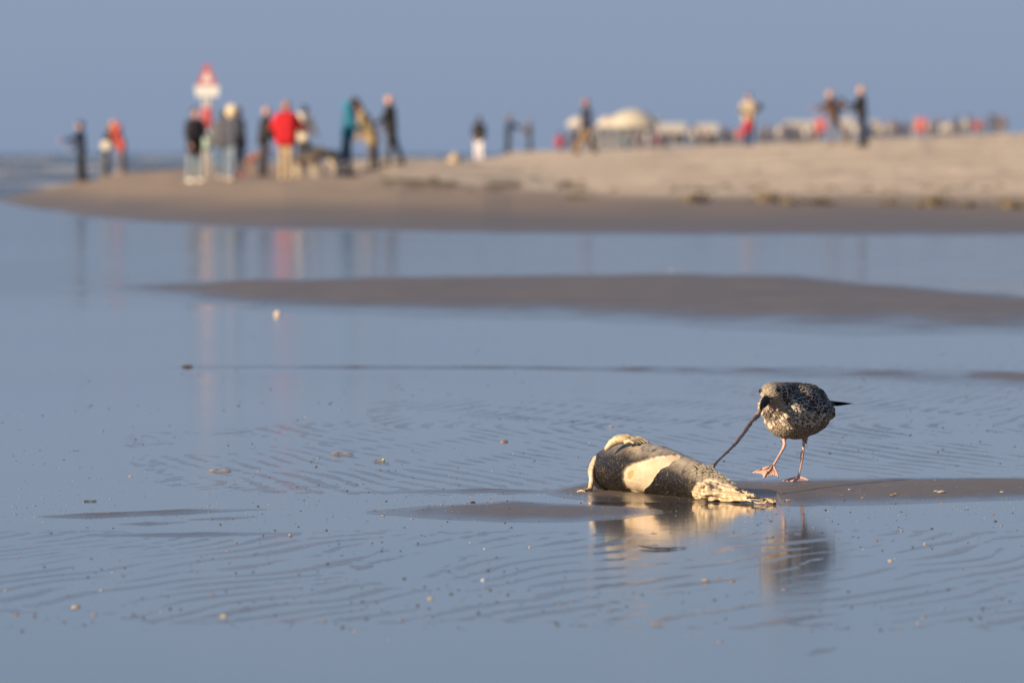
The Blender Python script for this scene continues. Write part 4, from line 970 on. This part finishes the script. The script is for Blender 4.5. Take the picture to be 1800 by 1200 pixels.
clam(1241, 1022, 18, SH1, 'blurred tan shell in the foreground below the seal reflection'); clam(1288, 1024, 10, SH2, 'darker small shell right of the blurred tan one')
clam(1566, 986, 13, SH1, 'tan shell in the right foreground below the gull'); clam(510, 941, 8, SH1, 'small cream shell at end of the lower sand streak')
clam(414, 956, 7, SH3, 'small brown shell below the left sand streak'); clam(330, 645, 22, SH3, 'reddish shell lying on the thin dark line of wet sand')
clam(229, 838, 8, SH1, 'small tan shell left of the lone razor shell'); clam(672, 908, 9, shell_mat((.5, .45, .38), (.6, .55, .5)), 'pale grey shell at the left tip of the left sandbar')
clam(1834 - 60, 630, 6, SH1, 'small blurred shell at the far right of the middle flat'); clam(1747, 905, 6, SH3, 'small brown shell below the right sandbar')
clam(849, 1020, 10, shell_mat((.7, .66, .62), (.8, .76, .72)), 'blurred whitish shell in the middle foreground')
# the dark twig and a weed scrap
def twig(pts, r, label, name='twig', m=None):
    q = [(hit(a, b) + Vector((0, 0, h)), r * k) for a, b, h, k in pts]; sh = Shape(); sh.chain(q, 8); return link(name, sh.mesh(r * .55, 1, name), m or PEB, label=label, cat='twig')
twig([(1122, 962.5, .006, .6), (1131, 964, .006, 1), (1150, 966.5, .005, 1.2), (1175, 966, .004, 1.1), (1190, 965.3, .004, .6), (1206, 965.5, .003, .4)], .0035, 'thin dark twig in the water below the seal reflection')
twig([(1366, 877, .02, .7), (1371, 883, .008, .8), (1376, 889, .002, .6)], .0026, 'short pinkish twig at the tip of the torn skin', m=SH3)
twig([(1573, 870, .003, 1), (1580, 871, .003, .8)], .003, 'stubby brown twig on the right sandbar', m=SH2)
twig([(148, 882, .003, 1), (158, 882.5, .003, .6), (168, 882, .003, 1)], .003, 'dark double ended twig on the left flat', m=PEB)
# gritty specks and worm casts: nobody could count them
def specks(name, n, seed, m, rows, rad, dens=None):
    rr = np.random.RandomState(seed); V_, F_ = [], []
    b = bmesh.new(); bmesh.ops.create_icosphere(b, subdivisions=1, radius=1); iv = np.array([v.co[:] for v in b.verts]); b.verts.index_update(); fi = np.array([[v.index for v in f.verts] for f in b.faces]); b.free()
    Yv = FPX * CH / (rr.uniform(rows[0], rows[1], n) - HV); pu = rr.uniform(-150, 1950, n); Xv = (pu - CU) * Yv / FPX
    keep = fbm(Xv / .8, Yv / 2.5, seed, 3) > (.46 if dens is None else dens); Yv, Xv = Yv[keep], Xv[keep]; Zv = np.maximum(terrain(Xv, Yv), WL(Yv))
    m_ = len(Yv); s_ = rad[0] + (rad[1] - rad[0]) * rr.rand(m_) ** 3
    base = iv[None] * (rr.uniform(.6, 1.5, (m_, 1, 3)) * np.array([1.1, 1.3, .55]))
    base = base * (1 + .3 * (rr.rand(m_, len(iv), 1) - .5)) * s_[:, None, None]
    V_ = (base + np.stack([Xv, Yv, Zv], -1)[:, None]).reshape(-1, 3); F_ = (fi[None] + (np.arange(m_) * len(iv))[:, None, None]).reshape(-1, 3)
    link(name, mesh_np(name, V_, F_), m, kind='stuff')
specks('dark_grit', 2600, 31, PEB, (715, 1110), (.0012, .0058)); specks('dark_grit', 900, 34, PEB, (560, 715), (.002, .007))
specks('shell_grit', 200, 32, SH1, (715, 1110), (.0012, .005)); specks('brown_grit', 400, 33, SH3, (715, 1130), (.0015, .006))
specks('sandbar_grit', 3000, 35, shell_mat((.05, .04, .035), (.4, .33, .26)), (838, 918), (.0008, .003), .35)
S.render.engine = 'CYCLES'
